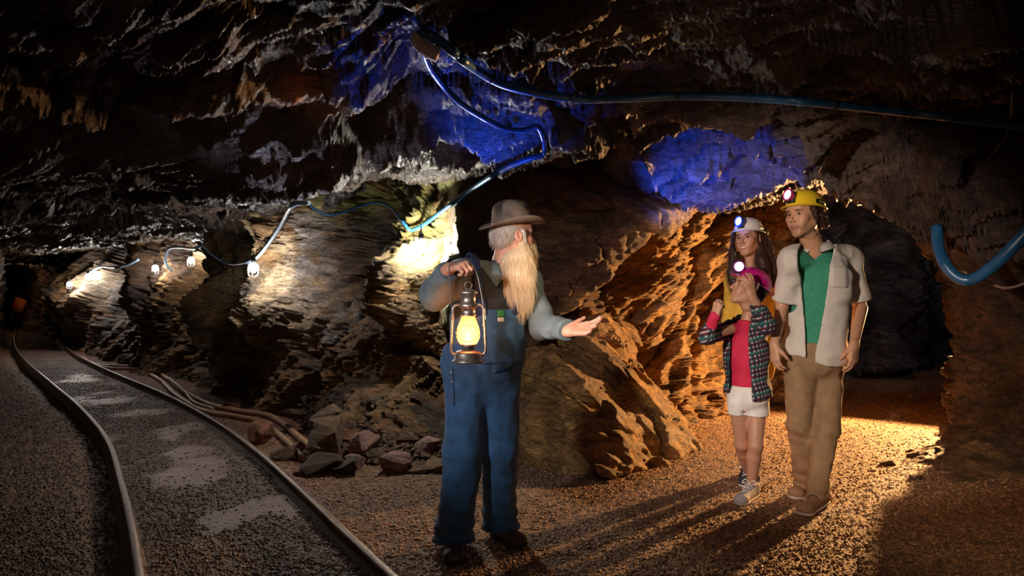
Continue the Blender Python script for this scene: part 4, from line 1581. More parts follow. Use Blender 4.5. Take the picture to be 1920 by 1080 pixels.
def shoe(root, heel, toe, mat, sole_mat, lace_mat=None, wd=.048, ht=.06, ankle=None, label=None, h=.0042):
    heel = np.array(heel, dtype=float); toe = np.array(toe, dtype=float)
    d = toe - heel; L_ = np.linalg.norm(d); d /= L_
    z0 = np.array([0, 0, 1.0]); sd = np.cross(d, z0); sd /= np.linalg.norm(sd)
    up = np.cross(sd, d)
    s = Sculpt(np.minimum(heel, toe) - np.array([.075, .075, .03]), np.maximum(heel, toe) + np.array([.075, .075, .15]), h)
    s.cap(heel + d * .035 + up * .035, toe - d * .05 + up * .03, wd * .72, wd * .85, k=0, flat=(tuple(up), .8))
    s.ell(toe - d * .05 + up * .026, (wd, wd, .03), k=.02)
    s.ell(heel + d * .04 + up * .05, (wd * .75, wd * .75, .045), k=.02)
    s.cap(heel + d * .05 + up * .07, toe - d * .09 + up * .038, .034, .028, k=.02)
    cut_plane(s, heel + up * .014, -up)
    V, Q = s.mesh()
    o = obj('shoe', mesh_from(V, Q, 'shoe'), mat, root)
    if label: o['label'] = label
    s = Sculpt(np.minimum(heel, toe) - .09, np.maximum(heel, toe) + .09, h)
    s.cap(heel + d * .035 + up * .02, toe - d * .05 + up * .02, wd * .8, wd * .98, k=0)
    s.ell(toe - d * .05 + up * .02, (wd * 1.05, wd * 1.05, .05), k=.01)
    cut_plane(s, heel + up * .016, up)
    cut_plane(s, heel, -up)
    V, Q = s.mesh()
    so = obj('sole', mesh_from(V, Q, 'sole'), sole_mat, o)
    if lace_mat is not None:
        b = MB()
        for k in range(4):
            c0 = heel + d * (L_ * (.42 + .11 * k)) + up * (.094 - .0135 * k)
            b.tube([c0 - sd * .022 - up * .008, c0 - sd * .008 + up * .003, c0 + sd * .008 + up * .003 + d * .012, c0 + sd * .022 - up * .008 + d * .012], .0032, 6)
        c0 = heel + d * (L_ * .40) + up * .1
        for q in (-1, 1):
            b.tube(spline([c0, c0 + sd * q * .025 + up * .02, c0 + sd * q * .045 - up * .005, c0 + sd * q * .02 + up * .0], 5), .0028, 6)
        b.build('laces', lace_mat, o)
    return o


def strands(name, roots, dirs, lens, mat, root, gravity=.6, r=.0009, seed=0, segs=5, curl=.15, col=None):
    """fine tapering hairs joined into one part"""
    rs = np.random.RandomState(seed)
    n = len(roots)
    P = np.array(roots, dtype=float); D = np.array(dirs, dtype=float)
    D /= np.linalg.norm(D, axis=1)[:, None]
    pts = [P.copy()]
    ph = rs.uniform(0, 6.28, (n, 3))
    for k in range(segs):
        D = D + np.array([0, 0, -gravity / segs]) + curl * np.sin(ph + k * 1.7) * .35
        D /= np.linalg.norm(D, axis=1)[:, None]
        P = P + D * (lens / segs)[:, None]
        pts.append(P.copy())
    pts = np.stack(pts, 1)
    T = D
    a = np.cross(T, np.array([0.3, .5, 1.0])); a /= np.linalg.norm(a, axis=1)[:, None]
    b = np.cross(T, a)
    rad = r * np.linspace(1, .25, segs + 1)
    V = []
    for j in range(3):
        o_ = a * math.cos(j * 2.094) + b * math.sin(j * 2.094)
        V.append(pts + o_[:, None, :] * rad[None, :, None])
    V = np.stack(V, 2)                      # n, segs+1, 3, 3
    m = (segs + 1) * 3
    F_ = []
    for k in range(segs):
        for j in range(3):
            F_.append([k * 3 + j, k * 3 + (j + 1) % 3, (k + 1) * 3 + (j + 1) % 3, (k + 1) * 3 + j])
    Q = (np.array(F_)[None] + (np.arange(n) * m)[:, None, None]).reshape(-1, 4)
    V = V.reshape(-1, 3)
    c = None
    if col is not None:
        c = np.repeat(np.array(col)[None] * (.7 + .6 * rs.rand(n, 1)), m, axis=0)
    o = obj(name, mesh_from(V, Q, name), mat, root, c)
    o['kind'] = 'stuff'
    return o


def surf_pick(V, Q, n, seed, cond=None):
    rs = np.random.RandomState(seed)
    a, b, c = V[Q[:, 0]], V[Q[:, 1]], V[Q[:, 2]]
    N = np.cross(b - a, c - a)
    ctr = (V[Q[:, 0]] + V[Q[:, 2]]) / 2
    if cond is not None:
        k = cond(ctr); N, ctr = N[k], ctr[k]
    i = rs.randint(0, len(ctr), n)
    N = N[i] / (np.linalg.norm(N[i], axis=1)[:, None] + 1e-9)
    return ctr[i] + rs.normal(0, .0015, (n, 3)), N


def skin_mat(name):
    m = simple(name, (.5, .3, .2), .48, spec=.4, tint=True, noise=.08, nscale=60, bump=.15, bscale=300)
    b = m.node_tree.nodes['Principled BSDF']
    b.inputs['Subsurface Weight'].default_value = .12
    b.inputs['Subsurface Radius'].default_value = (.012, .005, .003)
    b.inputs['Subsurface Scale'].default_value = .5
    return m


M_skin = skin_mat('skin')
M_eye = simple('eye', (.8, .8, .8), .12, spec=.7, tint=True)
M_hair = simple('hair', (.1, .05, .03), .5, spec=.4, tint=True)
M_beard = simple('grey beard hair', (.5, .42, .33), .55, spec=.4, tint=True)
M_denim = simple('blue denim', (.020, .085, .19), .8, noise=.35, nscale=22, bump=.6, bscale=420, sheen=.2)
M_denimd = simple('dark denim', (.012, .025, .07), .8, noise=.3, nscale=22, bump=.6, bscale=420)
M_cham = simple('grey blue work shirt', (.125, .16, .175), .8, noise=.2, nscale=18, bump=.5, bscale=350)
M_chest = simple('black chest cloth', (.017, .018, .024), .8, noise=.3, nscale=18, bump=.5, bscale=300)
M_linen = simple('pale linen shirt', (.58, .52, .45), .85, noise=.08, nscale=14, bump=.25, bscale=800)
M_green = simple('green jersey', (.035, .24, .14), .85, noise=.15, nscale=50, bump=.4, bscale=500)
M_khaki = simple('khaki cotton', (.26, .155, .075), .8, noise=.15, nscale=20, bump=.4, bscale=380)
M_red = simple('crimson jersey', (.52, .012, .05), .8, noise=.1, nscale=20, bump=.4, bscale=400)
M_white = simple('white cotton', (.68, .62, .55), .85, noise=.08, nscale=20, bump=.4, bscale=300)
M_must = simple('mustard knit', (.55, .30, .03), .85, noise=.2, nscale=20, bump=.5, bscale=250)
M_blackc = simple('black cotton', (.015, .014, .016), .85, noise=.2)
M_boot = simple('worn dark leather', (.045, .025, .018), .45, noise=.4, nscale=30, bump=.5)
M_tansh = simple('tan suede', (.30, .17, .10), .8, noise=.15, nscale=30, bump=.3)
M_sole = simple('pale rubber', (.6, .52, .45), .6)
M_soled = simple('black rubber sole', (.02, .018, .016), .6)
M_sneak = simple('grey white canvas', (.50, .45, .44), .75, noise=.12, nscale=40, bump=.4)
M_sneakd = simple('navy canvas', (.03, .035, .06), .75)
M_lace = simple('white lace', (.8, .76, .7), .7)
M_metal = simple('dull metal', (.5, .46, .42), .32, metal=.9)
M_felt = simple('brown felt', (.23, .165, .12), .9, noise=.22, nscale=22, bump=.3, bscale=300, sheen=.2)
M_band = simple('dark felt stain', (.045, .032, .026), .9)

SK_G = (.60, .30, .20); SK_M = (.50, .26, .15); SK_W = (.43, .22, .13); SK_C = (.44, .22, .13)


def P3(px, py, Y): return atn(px, py, Y)


# ================================================================ the guide
def build_guide():
    gx, gy = (900 - 960) / F * 3.42, 3.42
    root = empty('person', (gx, gy, 0))
    tag(root, 'bearded man in blue denim overalls holding up a lantern and gesturing', 'person')
    shR, shL = P3(873, 517, 3.34), P3(986, 530, 3.52)
    elR, wrR = P3(817, 552, 3.19), P3(842, 503, 3.02)
    elL, wrL = P3(1018, 612, 3.38), P3(1066, 620, 3.20)
    chest, neck, pelvis = P3(920, 585, 3.44), P3(934, 512, 3.46), P3(903, 700, 3.43)
    hipR, hipL = P3(873, 715, 3.42), P3(938, 715, 3.44)
    knR, knL = P3(868, 850, 3.35), P3(937, 845, 3.45)
    anR, anL = P3(855, 1000, 3.38), P3(936, 980, 3.53)
    yaw = 196
    # body: head, neck, torso, limbs and hands as one figure
    Hc = P3(962, 441, 3.44)
    hv, hq, hc, R = head_mesh(Hc, -66, 3, 0, 1.04, SK_G, (.5, .2, .16), (.45, .38, .3))
    s = Sculpt((-.5, 2.9, -.02), (.4, 3.8, 1.6), .011)
    torso_sdf(s, pelvis, chest, neck, shR, shL, yaw, -.015, 1.1, 1.1, .05)
    for a_, b_, c_ in ((shR, elR, wrR), (shL, elL, wrL)):
        s.cap(a_, b_, .05, .042, k=.03); s.cap(b_, c_, .042, .028, k=.02)
    for a_, b_, c_ in ((hipR, knR, anR), (hipL, knL, anL)):
        s.cap(a_, b_, .075, .055, k=.03); s.cap(b_, c_, .055, .038, k=.02)
    s.cap(neck - np.array([0, 0, .04]), Hc + np.array([-.03, 0, -.07]), .062, .056, k=.03)
    bv, bq = s.mesh()
    # fist round the lantern bail: fingers point down and towards the camera
    f1 = hand_mesh(wrR, (.75, -.55, .12), (.1, -.45, .9), -1, SK_G, 1.0, curls=((1.0, 1.4, .8), (1.0, 1.45, .8), (1.05, 1.4, .8), (1.05, 1.4, .8)), spread=.02,
                   thumb=(.35, .9, -.7), thumb_curl=.5, forearm=elR * .3 + wrR * .7)
    f2 = hand_mesh(wrL, (.93, -.20, .12), (-.05, .72, -.7), 1, SK_G, 1.02, curls=((.15, .25, .2), (.3, .45, .3), (.4, .55, .4), (.45, .6, .4)), spread=.12,
                   thumb=(.75, .75, .25), thumb_curl=.0, forearm=elL * .3 + wrL * .7)
    V, Q, c = cat_mesh([(hv, hq, hc), (bv, bq, SK_G), f1, f2])
    obj('body', mesh_from(V, Q, 'body'), M_skin, root, c)
    eyes(root, Hc, R, (0, 0), (.12, .12, .13))
    # grey hair under the hat
    s = Sculpt(Hc - .14, Hc + .14, .0045)
    Rr = R
    def loc(p): return Hc + Rr @ np.array(p)
    s.ell(loc((0, -.025, .015)), (.082, .094, .072), Rr / 1.04, k=0)
    s.ell(loc((0, -.065, -.02)), (.068, .045, .05), Rr / 1.04, k=.02)
    for q in (-1, 1):
        s.cap(loc((q * .074, .02, .01)), loc((q * .066, .03, -.05)), .014, .012, k=.01)
    s.ell(loc((0, .09, -.02)), (.075, .075, .12), Rr / 1.04, k=.01, op='cut')
    add_noise(s, lambda P: wrinkle(P, 5, .003, (90, 90, 25)))
    V, Q = s.mesh()
    hcol = (.50, .43, .36)
    hr = obj('hair', mesh_from(V, Q, 'hair'), M_beard, root, np.tile(hcol, (len(V), 1)))
    p_, n_ = surf_pick(V, Q, 900, 3)
    strands('hair_strands', p_, n_ * .3 + np.array([-.3, 0, -.8]), np.full(900, .022), M_beard, hr, r=.0008, seed=4, segs=3, col=hcol)
    # beard: full, reaching the chest
    s = Sculpt(np.minimum(P3(910, 610, 3.6), P3(1030, 440, 3.2)) - .01, np.maximum(P3(910, 610, 3.2), P3(1030, 440, 3.6)) + .01, .004)
    ch = loc((0, .06, -.10))
    s.ell(loc((0, .045, -.075)), (.066, .058, .06), Rr / 1.04, k=0)
    for q in (-1, 1):
        s.cap(loc((q * .066, .012, -.03)), loc((q * .045, .04, -.10)), .016, .03, k=.03)
    s.cap(loc((-.022, .088, -.050)), loc((-.036, .078, -.10)), .013, .02, k=.015)
    s.cap(loc((.022, .088, -.050)), loc((.036, .078, -.10)), .013, .02, k=.015)
    b0, b1, b2 = P3(970, 498, 3.38), P3(971, 540, 3.34), P3(972, 585, 3.33)
    fl = (0.0, 1.0, 0)
    s.cap(b0, b1, .084, .066, k=.04, flat=(fl, .62))
    s.cap(b1, b2, .066, .018, k=.03, flat=(fl, .62))
    s.cap(P3(955, 535, 3.34), P3(952, 572, 3.33), .034, .010, k=.02, flat=(fl, .7))
    s.cap(P3(988, 530, 3.34), P3(990, 570, 3.33), .028, .008, k=.02, flat=(fl, .7))
    add_noise(s, lambda P: wrinkle(P, 6, .0038, (80, 80, 7)))
    V, Q = s.mesh()
    bcol = np.array([.64, .48, .30])
    cc = np.tile(bcol, (len(V), 1)) * (1 + .35 * perlin(V * np.array([70, 70, 9]), 12))[:, None]
    bd = obj('beard', mesh_from(V, Q, 'beard'), M_beard, root, cc)
    bd['label'] = 'long full beard, sandy grey, reaching the chest'
    p_, n_ = surf_pick(V, Q, 9000, 8, lambda c_: c_[:, 2] < Hc[2] - .04)
    rs = np.random.RandomState(5)
    strands('beard_strands', p_, n_ * .22 + np.array([0, 0, -1.0]) + rs.normal(0, .08, (9000, 3)), rs.uniform(.03, .075, 9000), M_beard, bd, r=.00065, seed=9, segs=4, curl=.5, col=bcol * 1.05)
    # shirt with sleeves
    s = Sculpt((-.56, 2.85, .75), (.45, 3.85, 1.56), .008)
    torso_sdf(s, pelvis + np.array([0, 0, .05]), chest, neck - np.array([0, 0, .02]), shR, shL, yaw, .022, 1.12, 1.1, .05)
    s.cap(shR, elR, .078, .070, k=.03); s.cap(elR, wrR + (elR - wrR) * .12, .072, .046, k=.02)
    s.cap(shL, elL, .076, .064, k=.03); s.cap(elL, wrL + (elL - wrL) * .05, .066, .046, k=.02)
    s.cap(wrL + (elL - wrL) * .25, wrL + (elL - wrL) * .02, .050, .052, k=.006)
    s.cap(wrR + (elR - wrR) * .25, wrR + (elR - wrR) * .08, .046, .047, k=.006)
    add_noise(s, lambda P: wrinkle(P, 22, .014, (8, 8, 11)))
    def dcut(a, b, t=0.0):
        n = (b - a) / np.linalg.norm(b - a)
        return b + n * t, n
    for el_, wr_, t in ((elR, wrR, -.02), (elL, wrL, -.006)):
        n = (wr_ - el_) / np.linalg.norm(wr_ - el_)
        X, Y, Z = s.grid()
        pl = (X - wr_[0]) * n[0] + (Y - wr_[1]) * n[1] + (Z - wr_[2]) * n[2] - t
        near = np.sqrt((X - wr_[0]) ** 2 + (Y - wr_[1]) ** 2 + (Z - wr_[2]) ** 2) < .13
        s.d = np.where(near, np.maximum(s.d, pl), s.d).astype(np.float32)
    s.cap(neck + np.array([-.01, -.0, .0]), neck + np.array([.0, 0, .2]), .062, .075, k=.01, op='cut')
    cut_plane(s, (0, 0, pelvis[2] + .10), (0, 0, -1))
    cloth('shirt', s, M_cham, root)
    # collar
    cl = MB()
    nb = neck + np.array([0.0, 0, .005])
    for (a0, a1) in ((150, 262), (278, 400)):
        t_ = np.radians(np.linspace(a0, a1, 10))
        V = []
        for k, t in enumerate(t_):
            dirv = np.array([math.cos(t), math.sin(t) * .95, 0])
            V += [nb + dirv * .064 + np.array([0, 0, .058]), nb + dirv * .100 + np.array([0, 0, .002]), nb + dirv * .094 + np.array([0, 0, -.004]), nb + dirv * .058 + np.array([0, 0, .052])]
        Qc = []
        for k in range(len(t_) - 1):
            for j in range(4):
                Qc.append([k * 4 + j, k * 4 + (j + 1) % 4, (k + 1) * 4 + (j + 1) % 4, (k + 1) * 4 + j])
        Qc += [[0, 1, 2, 3], [(len(t_) - 1) * 4 + j for j in (3, 2, 1, 0)]]
        cl.add(V, Qc)
        cl.build('collar', M_cham, root)
        cl = MB()
    # black panel over the upper chest of the shirt
    Rt = fmat(yaw)
    def bodyshell(off, t, keep, h=.008, seed=30, amp=.004):
        s = Sculpt((-.42, 3.1, .7), (.3, 3.8, 1.52), h)
        torso_sdf(s, pelvis + np.array([0, 0, .03]), chest, neck - np.array([0, 0, .02]), shR, shL, yaw, off, 1.12, 1.1, .05)
        s.cap(shR, shR + (elR - shR) * .35, .075 + off - .02, k=.03); s.cap(shL, shL + (elL - shL) * .35, .073 + off - .02, k=.03)
        add_noise(s, lambda P: wrinkle(P, seed, amp, (9, 9, 13)))
        shellify(s, t)
        X, Y, Z = s.grid()
        L_ = np.stack([X - chest[0], Y - chest[1], Z - chest[2]], -1) @ Rt
        s.d = np.maximum(s.d, keep(L_[..., 0], L_[..., 1], L_[..., 2])).astype(np.float32)
        return s
    # local x = wearer's right (image left), y = forward, z from the chest centre
    def keep_chest(x, y, z):
        side = np.abs(x) - .135
        front = np.maximum(-y - .02, side)
        vneck = -(np.abs(x) * 1.4 - (z - .12))
        d = np.maximum(front, vneck * .6)
        return np.maximum(np.maximum(d, z - .22), -(z + .02))
    s = bodyshell(.034, .016, keep_chest)
    v = cloth('chest_panel', s, M_chest, root)
    v['label'] = 'black panel over the upper chest, under the overall straps'
    # overalls: legs and seat
    s = Sculpt((-.5, 3.05, .02), (.3, 3.85, 1.2), .009)
    Rb = fmat(yaw)
    s.ell(pelvis, (.187, .145, .15), Rb, k=0)
    torso_sdf(s, pelvis + np.array([0, 0, .05]), chest, neck - np.array([0, 0, .02]), shR, shL, yaw, .036, 1.12, 1.1, .05)
    s.ell(pelvis + np.array([0.01, 0, .10]), (.178, .150, .16), Rb, k=.05)
    s.cap(hipR, knR, .104, .092, k=.035); s.cap(knR, anR - np.array([0, 0, .0]), .092, .088, k=.03)
    s.cap(hipL, knL, .100, .088, k=.035); s.cap(knL, anL, .088, .080, k=.03)
    s.cap(anR + np.array([0, 0, .08]), anR + np.array([-.01, -.01, -.01]), .086, .100, k=.02)
    s.cap(anL + np.array([0, 0, .08]), anL + np.array([.01, -.01, -.01]), .078, .086, k=.02)
    def wl(P):
        low = np.exp(-np.clip(P[:, 2] - .08, 0, 9) / .16)
        return (wrinkle(P, 41, .013, (9, 9, 4)) + low * .008 * np.sin(P[:, 2] * 75 + 4 * perlin(P * 7, 3)) * 1.0).astype(np.float32)
    add_noise(s, wl)
    cut_plane(s, (0, 0, .062), (0, 0, -1))
    X, Y, Z = s.grid()
    Lp = np.stack([X - pelvis[0], Y - pelvis[1], Z - pelvis[2]], -1) @ Rb
    s.d = np.maximum(s.d, (Lp[..., 2] - .13 - .03 * sstep(-.05, .05, Lp[..., 1])) * .9).astype(np.float32)
    ov = cloth('overalls', s, M_denim, root)
    ov['label'] = 'blue denim overall trousers'
    def keep_bib(x, y, z):
        return np.maximum(np.maximum(np.abs(x + .01) - (.118 - .22 * (z + .05)), -y - .02), np.maximum(z - .018, -(z + .24)))
    s = bodyshell(.046, .014, keep_bib, seed=43)
    bib = cloth('bib', s, M_denim, root)
    def keep_strap(cx):
        def f(x, y, z):
            return np.maximum(np.maximum(np.abs(x - cx - .03 * np.sign(cx) * np.clip(z, 0, .2) / .2) - .021, -(z + .01)), -y - .06)
        return f
    for cx in (.080, -.086):
        s = bodyshell(.052, .014, keep_strap(cx), h=.007, seed=44)
        st = cloth('strap', s, M_denimd, root)
    # pockets, buttons, tag
    Rm = fmat(yaw)
    def bl(x, y, z): return chest + Rm @ np.array([x, y, z])
    bk = MB()
    for x_ in (.082, -.086):
        p = bl(x_, .165, -.02)
        bk.tube([p + Rm @ np.array([-.022, 0, 0]), p + Rm @ np.array([.022, 0, 0])], .004, 6)
        bk.build('buckle', M_metal, root); bk = MB()
    return dict(root=root, Hc=Hc, R=R, chest=chest, Rm=Rm, fist=f1[0], wrR=wrR, pelvis=pelvis, anR=anR, anL=anL, bib=bib, ov=ov)


G_ = build_guide()


def project_front(o, px, py, gap=.004):
    """point on an object's surface seen at a pixel"""
    me = o.data
    V = np.empty(len(me.vertices) * 3, dtype=np.float32); me.vertices.foreach_get('co', V)
    V = V.reshape(-1, 3)
    t = BVHTree.FromPolygons(V.tolist(), [p.vertices[:] for p in me.polygons])
    d = (at(px, py, 1.0) - Vector((0, 0, EYE))).normalized()
    r = t.ray_cast(Vector((0, 0, EYE)), d)
    if r[0] is None: return at(px, py, 3.3), Vector((0, -1, 0))
    return r[0] - d * gap, r[1]


def patch(name, target, poly, mat, root, thick=.004, n=6, gap=.003):
    """a small sewn panel laid over a garment: grid between four pixel corners"""
    me = target.data
    V = np.empty(len(me.vertices) * 3, dtype=np.float32); me.vertices.foreach_get('co', V)
    V = V.reshape(-1, 3)
    t = BVHTree.FromPolygons(V.tolist(), [p.vertices[:] for p in me.polygons])
    (x0, y0), (x1, y1), (x2, y2), (x3, y3) = poly
    top, bot = [], []
    last = None
    for i in range(n):
        for j in range(n):
            u, v = i / (n - 1), j / (n - 1)
            px = (x0 * (1 - u) + x1 * u) * (1 - v) + (x3 * (1 - u) + x2 * u) * v
            py = (y0 * (1 - u) + y1 * u) * (1 - v) + (y3 * (1 - u) + y2 * u) * v
            d = (at(px, py, 1.0) - Vector((0, 0, EYE))).normalized()
            r = t.ray_cast(Vector((0, 0, EYE)), d)
            dist = r[3] if r[0] is not None else last
            if dist is None: dist = 3.3
            last = dist
            top.append(tuple(Vector((0, 0, EYE)) + d * (dist - gap - thick)))
            bot.append(tuple(Vector((0, 0, EYE)) + d * (dist + .004)))
    Vv = top + bot
    m = n * n
    Qs = []
    for i in range(n - 1):
        for j in range(n - 1):
            a = i * n + j
            Qs.append([a, a + 1, a + n + 1, a + n]); Qs.append([m + a, m + a + n, m + a + n + 1, m + a + 1])
    ring = [i * n for i in range(n)] + [(n - 1) * n + j for j in range(1, n)] + [i * n + n - 1 for i in range(n - 2, -1, -1)] + [j for j in range(n - 2, 0, -1)]
    for k in range(len(ring)):
        a, b = ring[k], ring[(k + 1) % len(ring)]
        Qs.append([a, b, b + m, a + m])
    return obj(name, mesh_from(Vv, np.array(Qs), name), mat, root)


patch('pocket', G_['ov'], [(834, 688), (849, 690), (852, 760), (838, 756)], M_denim, G_['root'])
patch('pocket', G_['ov'], [(917, 640), (968, 640), (964, 690), (925, 700)], M_denim, G_['root'])
pt = patch('tag', G_['bib'], [(932, 581), (946, 581), (946, 594), (932, 594)], simple('green tag', (.02, .2, .06), .7), G_['root'])
pt['label'] = 'small green tag on the bib'
pt = patch('tag', G_['bib'], [(933, 595), (945, 595), (945, 603), (933, 603)], simple('white tag', (.6, .6, .55), .7), G_['root'])
pt['label'] = 'small white tag below the green one'
for (x_, y_) in ((846, 699), (849, 716)):
    p_, n_ = project_front(G_['ov'], x_, y_, .002)
    MB().lathe([(.0001, .004), (.007, .003), (.008, 0), (.008, -.004)], p_, 12, (0, -1, 0)).build('button', M_metal, G_['root'])
shoe(G_['root'], P3(858, 1008, 3.44) * np.array([1, 1, 0]) + np.array([0, 0, .012]), P3(850, 1040, 3.16) * np.array([1, 1, 0]) + np.array([0, 0, .012]), M_boot, M_soled, None, .054, ht=.07)
shoe(G_['root'], P3(925, 1000, 3.56) * np.array([1, 1, 0]) + np.array([0, 0, .012]), P3(980, 1008, 3.38) * np.array([1, 1, 0]) + np.array([0, 0, .012]), M_boot, M_soled, None, .054, ht=.07)

# ---- felt hat
def build_hat():
    Hc = G_['Hc']
    R = fmat(-66, 7, 0)
    org = Hc + np.array([-.002, 0, .052])
    root = empty('hat', org)
    tag(root, 'brown felt hat with a dented round crown and curled brim on the bearded man', 'hat')
    seg, V, Q = 64, [], []
    prof = [(.0, .128), (.03, .128), (.06, .121), (.083, .104), (.093, .08), (.0975, .05), (.100, .022), (.102, .012), (.112, .008), (.130, .008), (.148, .010), (.163, .014), (.166, .016),
            (.164, .011), (.148, .004), (.130, .002), (.110, .002), (.098, .004), (.094, .02), (.09, .06)]
    for r, z in prof:
        for k in range(seg):
            a = k * 2 * math.pi / seg
            x, y = r * math.cos(a) * .92, r * math.sin(a) * 1.06
            zz = z
            if r > .102:
                e = (r - .102) / .062
                zz += e * e * (.020 * math.cos(a) ** 2 - .016 * math.sin(a) ** 2) - .004 * e
            if z > .05:
                zz -= .022 * math.exp(-((y - .03) / .03) ** 2 - ((x - .0) / .04) ** 2) * (z - .05) / .08
                x *= 1 - .10 * math.exp(-((y - .065) / .03) ** 2) * (z - .05) / .08
            V.append((x, y, zz))
    for i in range(len(prof) - 1):
        for k in range(seg):
            Q.append([i * seg + k, (i + 1) * seg + k, (i + 1) * seg + (k + 1) % seg, i * seg + (k + 1) % seg])
    V = np.array(V)
    V[:, 2] += .002 * perlin(V * 25, 4)
    c = np.tile(np.array([.23, .165, .12]), (len(V), 1))
    st = sstep(.02, .25, perlin(V * 18 + 2, 19) + .0) * sstep(.03, .07, V[:, 2])
    c = mixc(c, (.05, .035, .028), np.clip(st * 1.3, 0, 1))
    W = V @ R.T + org
    m = simple('brown felt hat', (.2, .15, .1), .9, noise=.2, nscale=26, bump=.3, bscale=300, tint=True)
    obj('crown', mesh_from(W, np.array(Q), 'crown'), m, root, c)
    b = []
    Qb = []
    for j, (r, z) in enumerate([(.1035, .012), (.1035, .034), (.100, .035), (.098, .012)]):
        for k in range(seg):
            a = k * 2 * math.pi / seg
            b.append((r * math.cos(a) * .92, r * math.sin(a) * 1.06, z))
    for j in range(4):
        for k in range(seg):
            Qb.append([j * seg + k, j * seg + (k + 1) % seg, ((j + 1) % 4) * seg + (k + 1) % seg, ((j + 1) % 4) * seg + k])
    hb = obj('hat_band', mesh_from(np.array(b) @ R.T + org, np.array(Qb), 'hat_band'), simple('hat band', (.17, .12, .09), .9), root)


build_hat()

# ---- storm lantern
def build_lantern():
    YL = 2.98
    s = YL / F
    cx = (878 - 960) * s
    zb = EYE - (680 - 540) * s
    root = empty('lantern', (cx, YL, zb))
    tag(root, 'old tin storm lantern with a glowing orange globe held up by the bearded man', 'lantern')
    org = np.array([cx, YL, zb])
    Mt = simple('tarnished tin', (.42, .36, .31), .33, metal=.85, noise=.3, nscale=50, bump=.3)
    b = MB().lathe([(.0, .0), (.066, .0), (.071, .004), (.071, .010), (.062, .016), (.060, .040), (.052, .050), (.030, .055), (.024, .062), (.0, .062)], org, 36)
    b.build('fuel_tank', Mt, root)
    b = MB().lathe([(.0, .062), (.022, .062), (.030, .070), (.037, .073), (.038, .080), (.030, .084), (.012, .090), (.0, .092)], org, 28)
    b.build('burner', Mt, root)
    b = MB().lathe([(.0, .322), (.018, .321), (.037, .312), (.041, .306), (.039, .300), (.032, .297), (.032, .262), (.040, .256), (.042, .248), (.040, .242), (.031, .238), (.030, .214), (.035, .210), (.035, .204), (.028, .203)], org, 32)
    b.build('chimney', Mt, root)
    gm, nt, bs = new_mat('lantern glass')
    L = nt.links.new
    tr = nd(nt, 'ShaderNodeBsdfTransparent'); tr.inputs[0].default_value = (1, .62, .38, 1)
    gl = nd(nt, 'ShaderNodeBsdfGlossy'); gl.inputs['Roughness'].default_value = .08
    fr = nd(nt, 'ShaderNodeFresnel'); fr.inputs[0].default_value = 1.5
    df = nd(nt, 'ShaderNodeBsdfTranslucent'); df.inputs[0].default_value = (1, .35, .13, 1)
    mx0 = nd(nt, 'ShaderNodeMixShader'); mx0.inputs[0].default_value = .6
    mx = nd(nt, 'ShaderNodeMixShader')
    L(tr.outputs[0], mx0.inputs[1]); L(df.outputs[0], mx0.inputs[2])
    L(fr.outputs[0], mx.inputs[0]); L(mx0.outputs[0], mx.inputs[1]); L(gl.outputs[0], mx.inputs[2])
    L(mx.outputs[0], nt.nodes['Material Output'].inputs['Surface'])
    b = MB().lathe([(.031, .078), (.041, .088), (.050, .108), (.052, .128), (.048, .152), (.038, .178), (.030, .200), (.029, .212)], org, 36)
    b.build('globe', gm, root)
    b = MB().lathe([(.0, .090), (.009, .094), (.013, .106), (.011, .122), (.005, .138), (.0, .146)], org, 16)
    b.build('flame', simple('flame', (1, .6, .2), .5, emit=(1, .46, .16), estr=14), root)
    for q in (-1, 1):
        o = org
        f = spline([o + (q * .058, 0, .030), o + (q * .072, 0, .044), o + (q * .076, 0, .070), o + (q * .073, 0, .150), o + (q * .068, 0, .205), o + (q * .066, 0, .236), o + (q * .055, 0, .252), o + (q * .036, 0, .252)], 6)
        MB().tube(f, .0062, 10).build('side_tube', Mt, root)
    for z_, r_ in ((.112, .0545), (.15, .052)):
        pts = [org + (math.cos(t) * r_, math.sin(t) * r_, z_ + .02 * math.cos(t * 2 + (0 if z_ < .13 else 3.14))) for t in np.linspace(0, 2 * math.pi, 40)]
        MB().tube(pts, .0016, 5, cap=False).build('globe_guard', M_cage, root)
    pts = [org + (math.cos(t) * .016, 0, .337 + math.sin(t) * .016) for t in np.linspace(0, 2 * math.pi, 24)]
    MB().tube(pts, .0018, 6, cap=False).build('lifting_ring', M_cage, root)
    # wire bail from the side tubes up through the fist
    s2 = s
    def q_(px, py, dy=0.0): return (( px - 960) * s2, YL + dy, EYE - (py - 540) * s2)
    bl_ = spline([q_(849, 612), q_(845, 560), q_(842, 515), q_(845, 494, -.01), q_(862, 487, -.02), q_(882, 493, -.01), q_(893, 510), q_(901, 545), q_(907, 585), q_(906, 612)], 6)
    MB().tube(bl_, .0026, 8).build('bail', M_cage, root)
    lo = lamp('lantern_flame_light', 'POINT', org + np.array([0, 0, .125]), 3.2, (1.0, .55, .25), .03)
    lo.parent = root; lo.matrix_parent_inverse = root.matrix_world.inverted()


build_lantern()


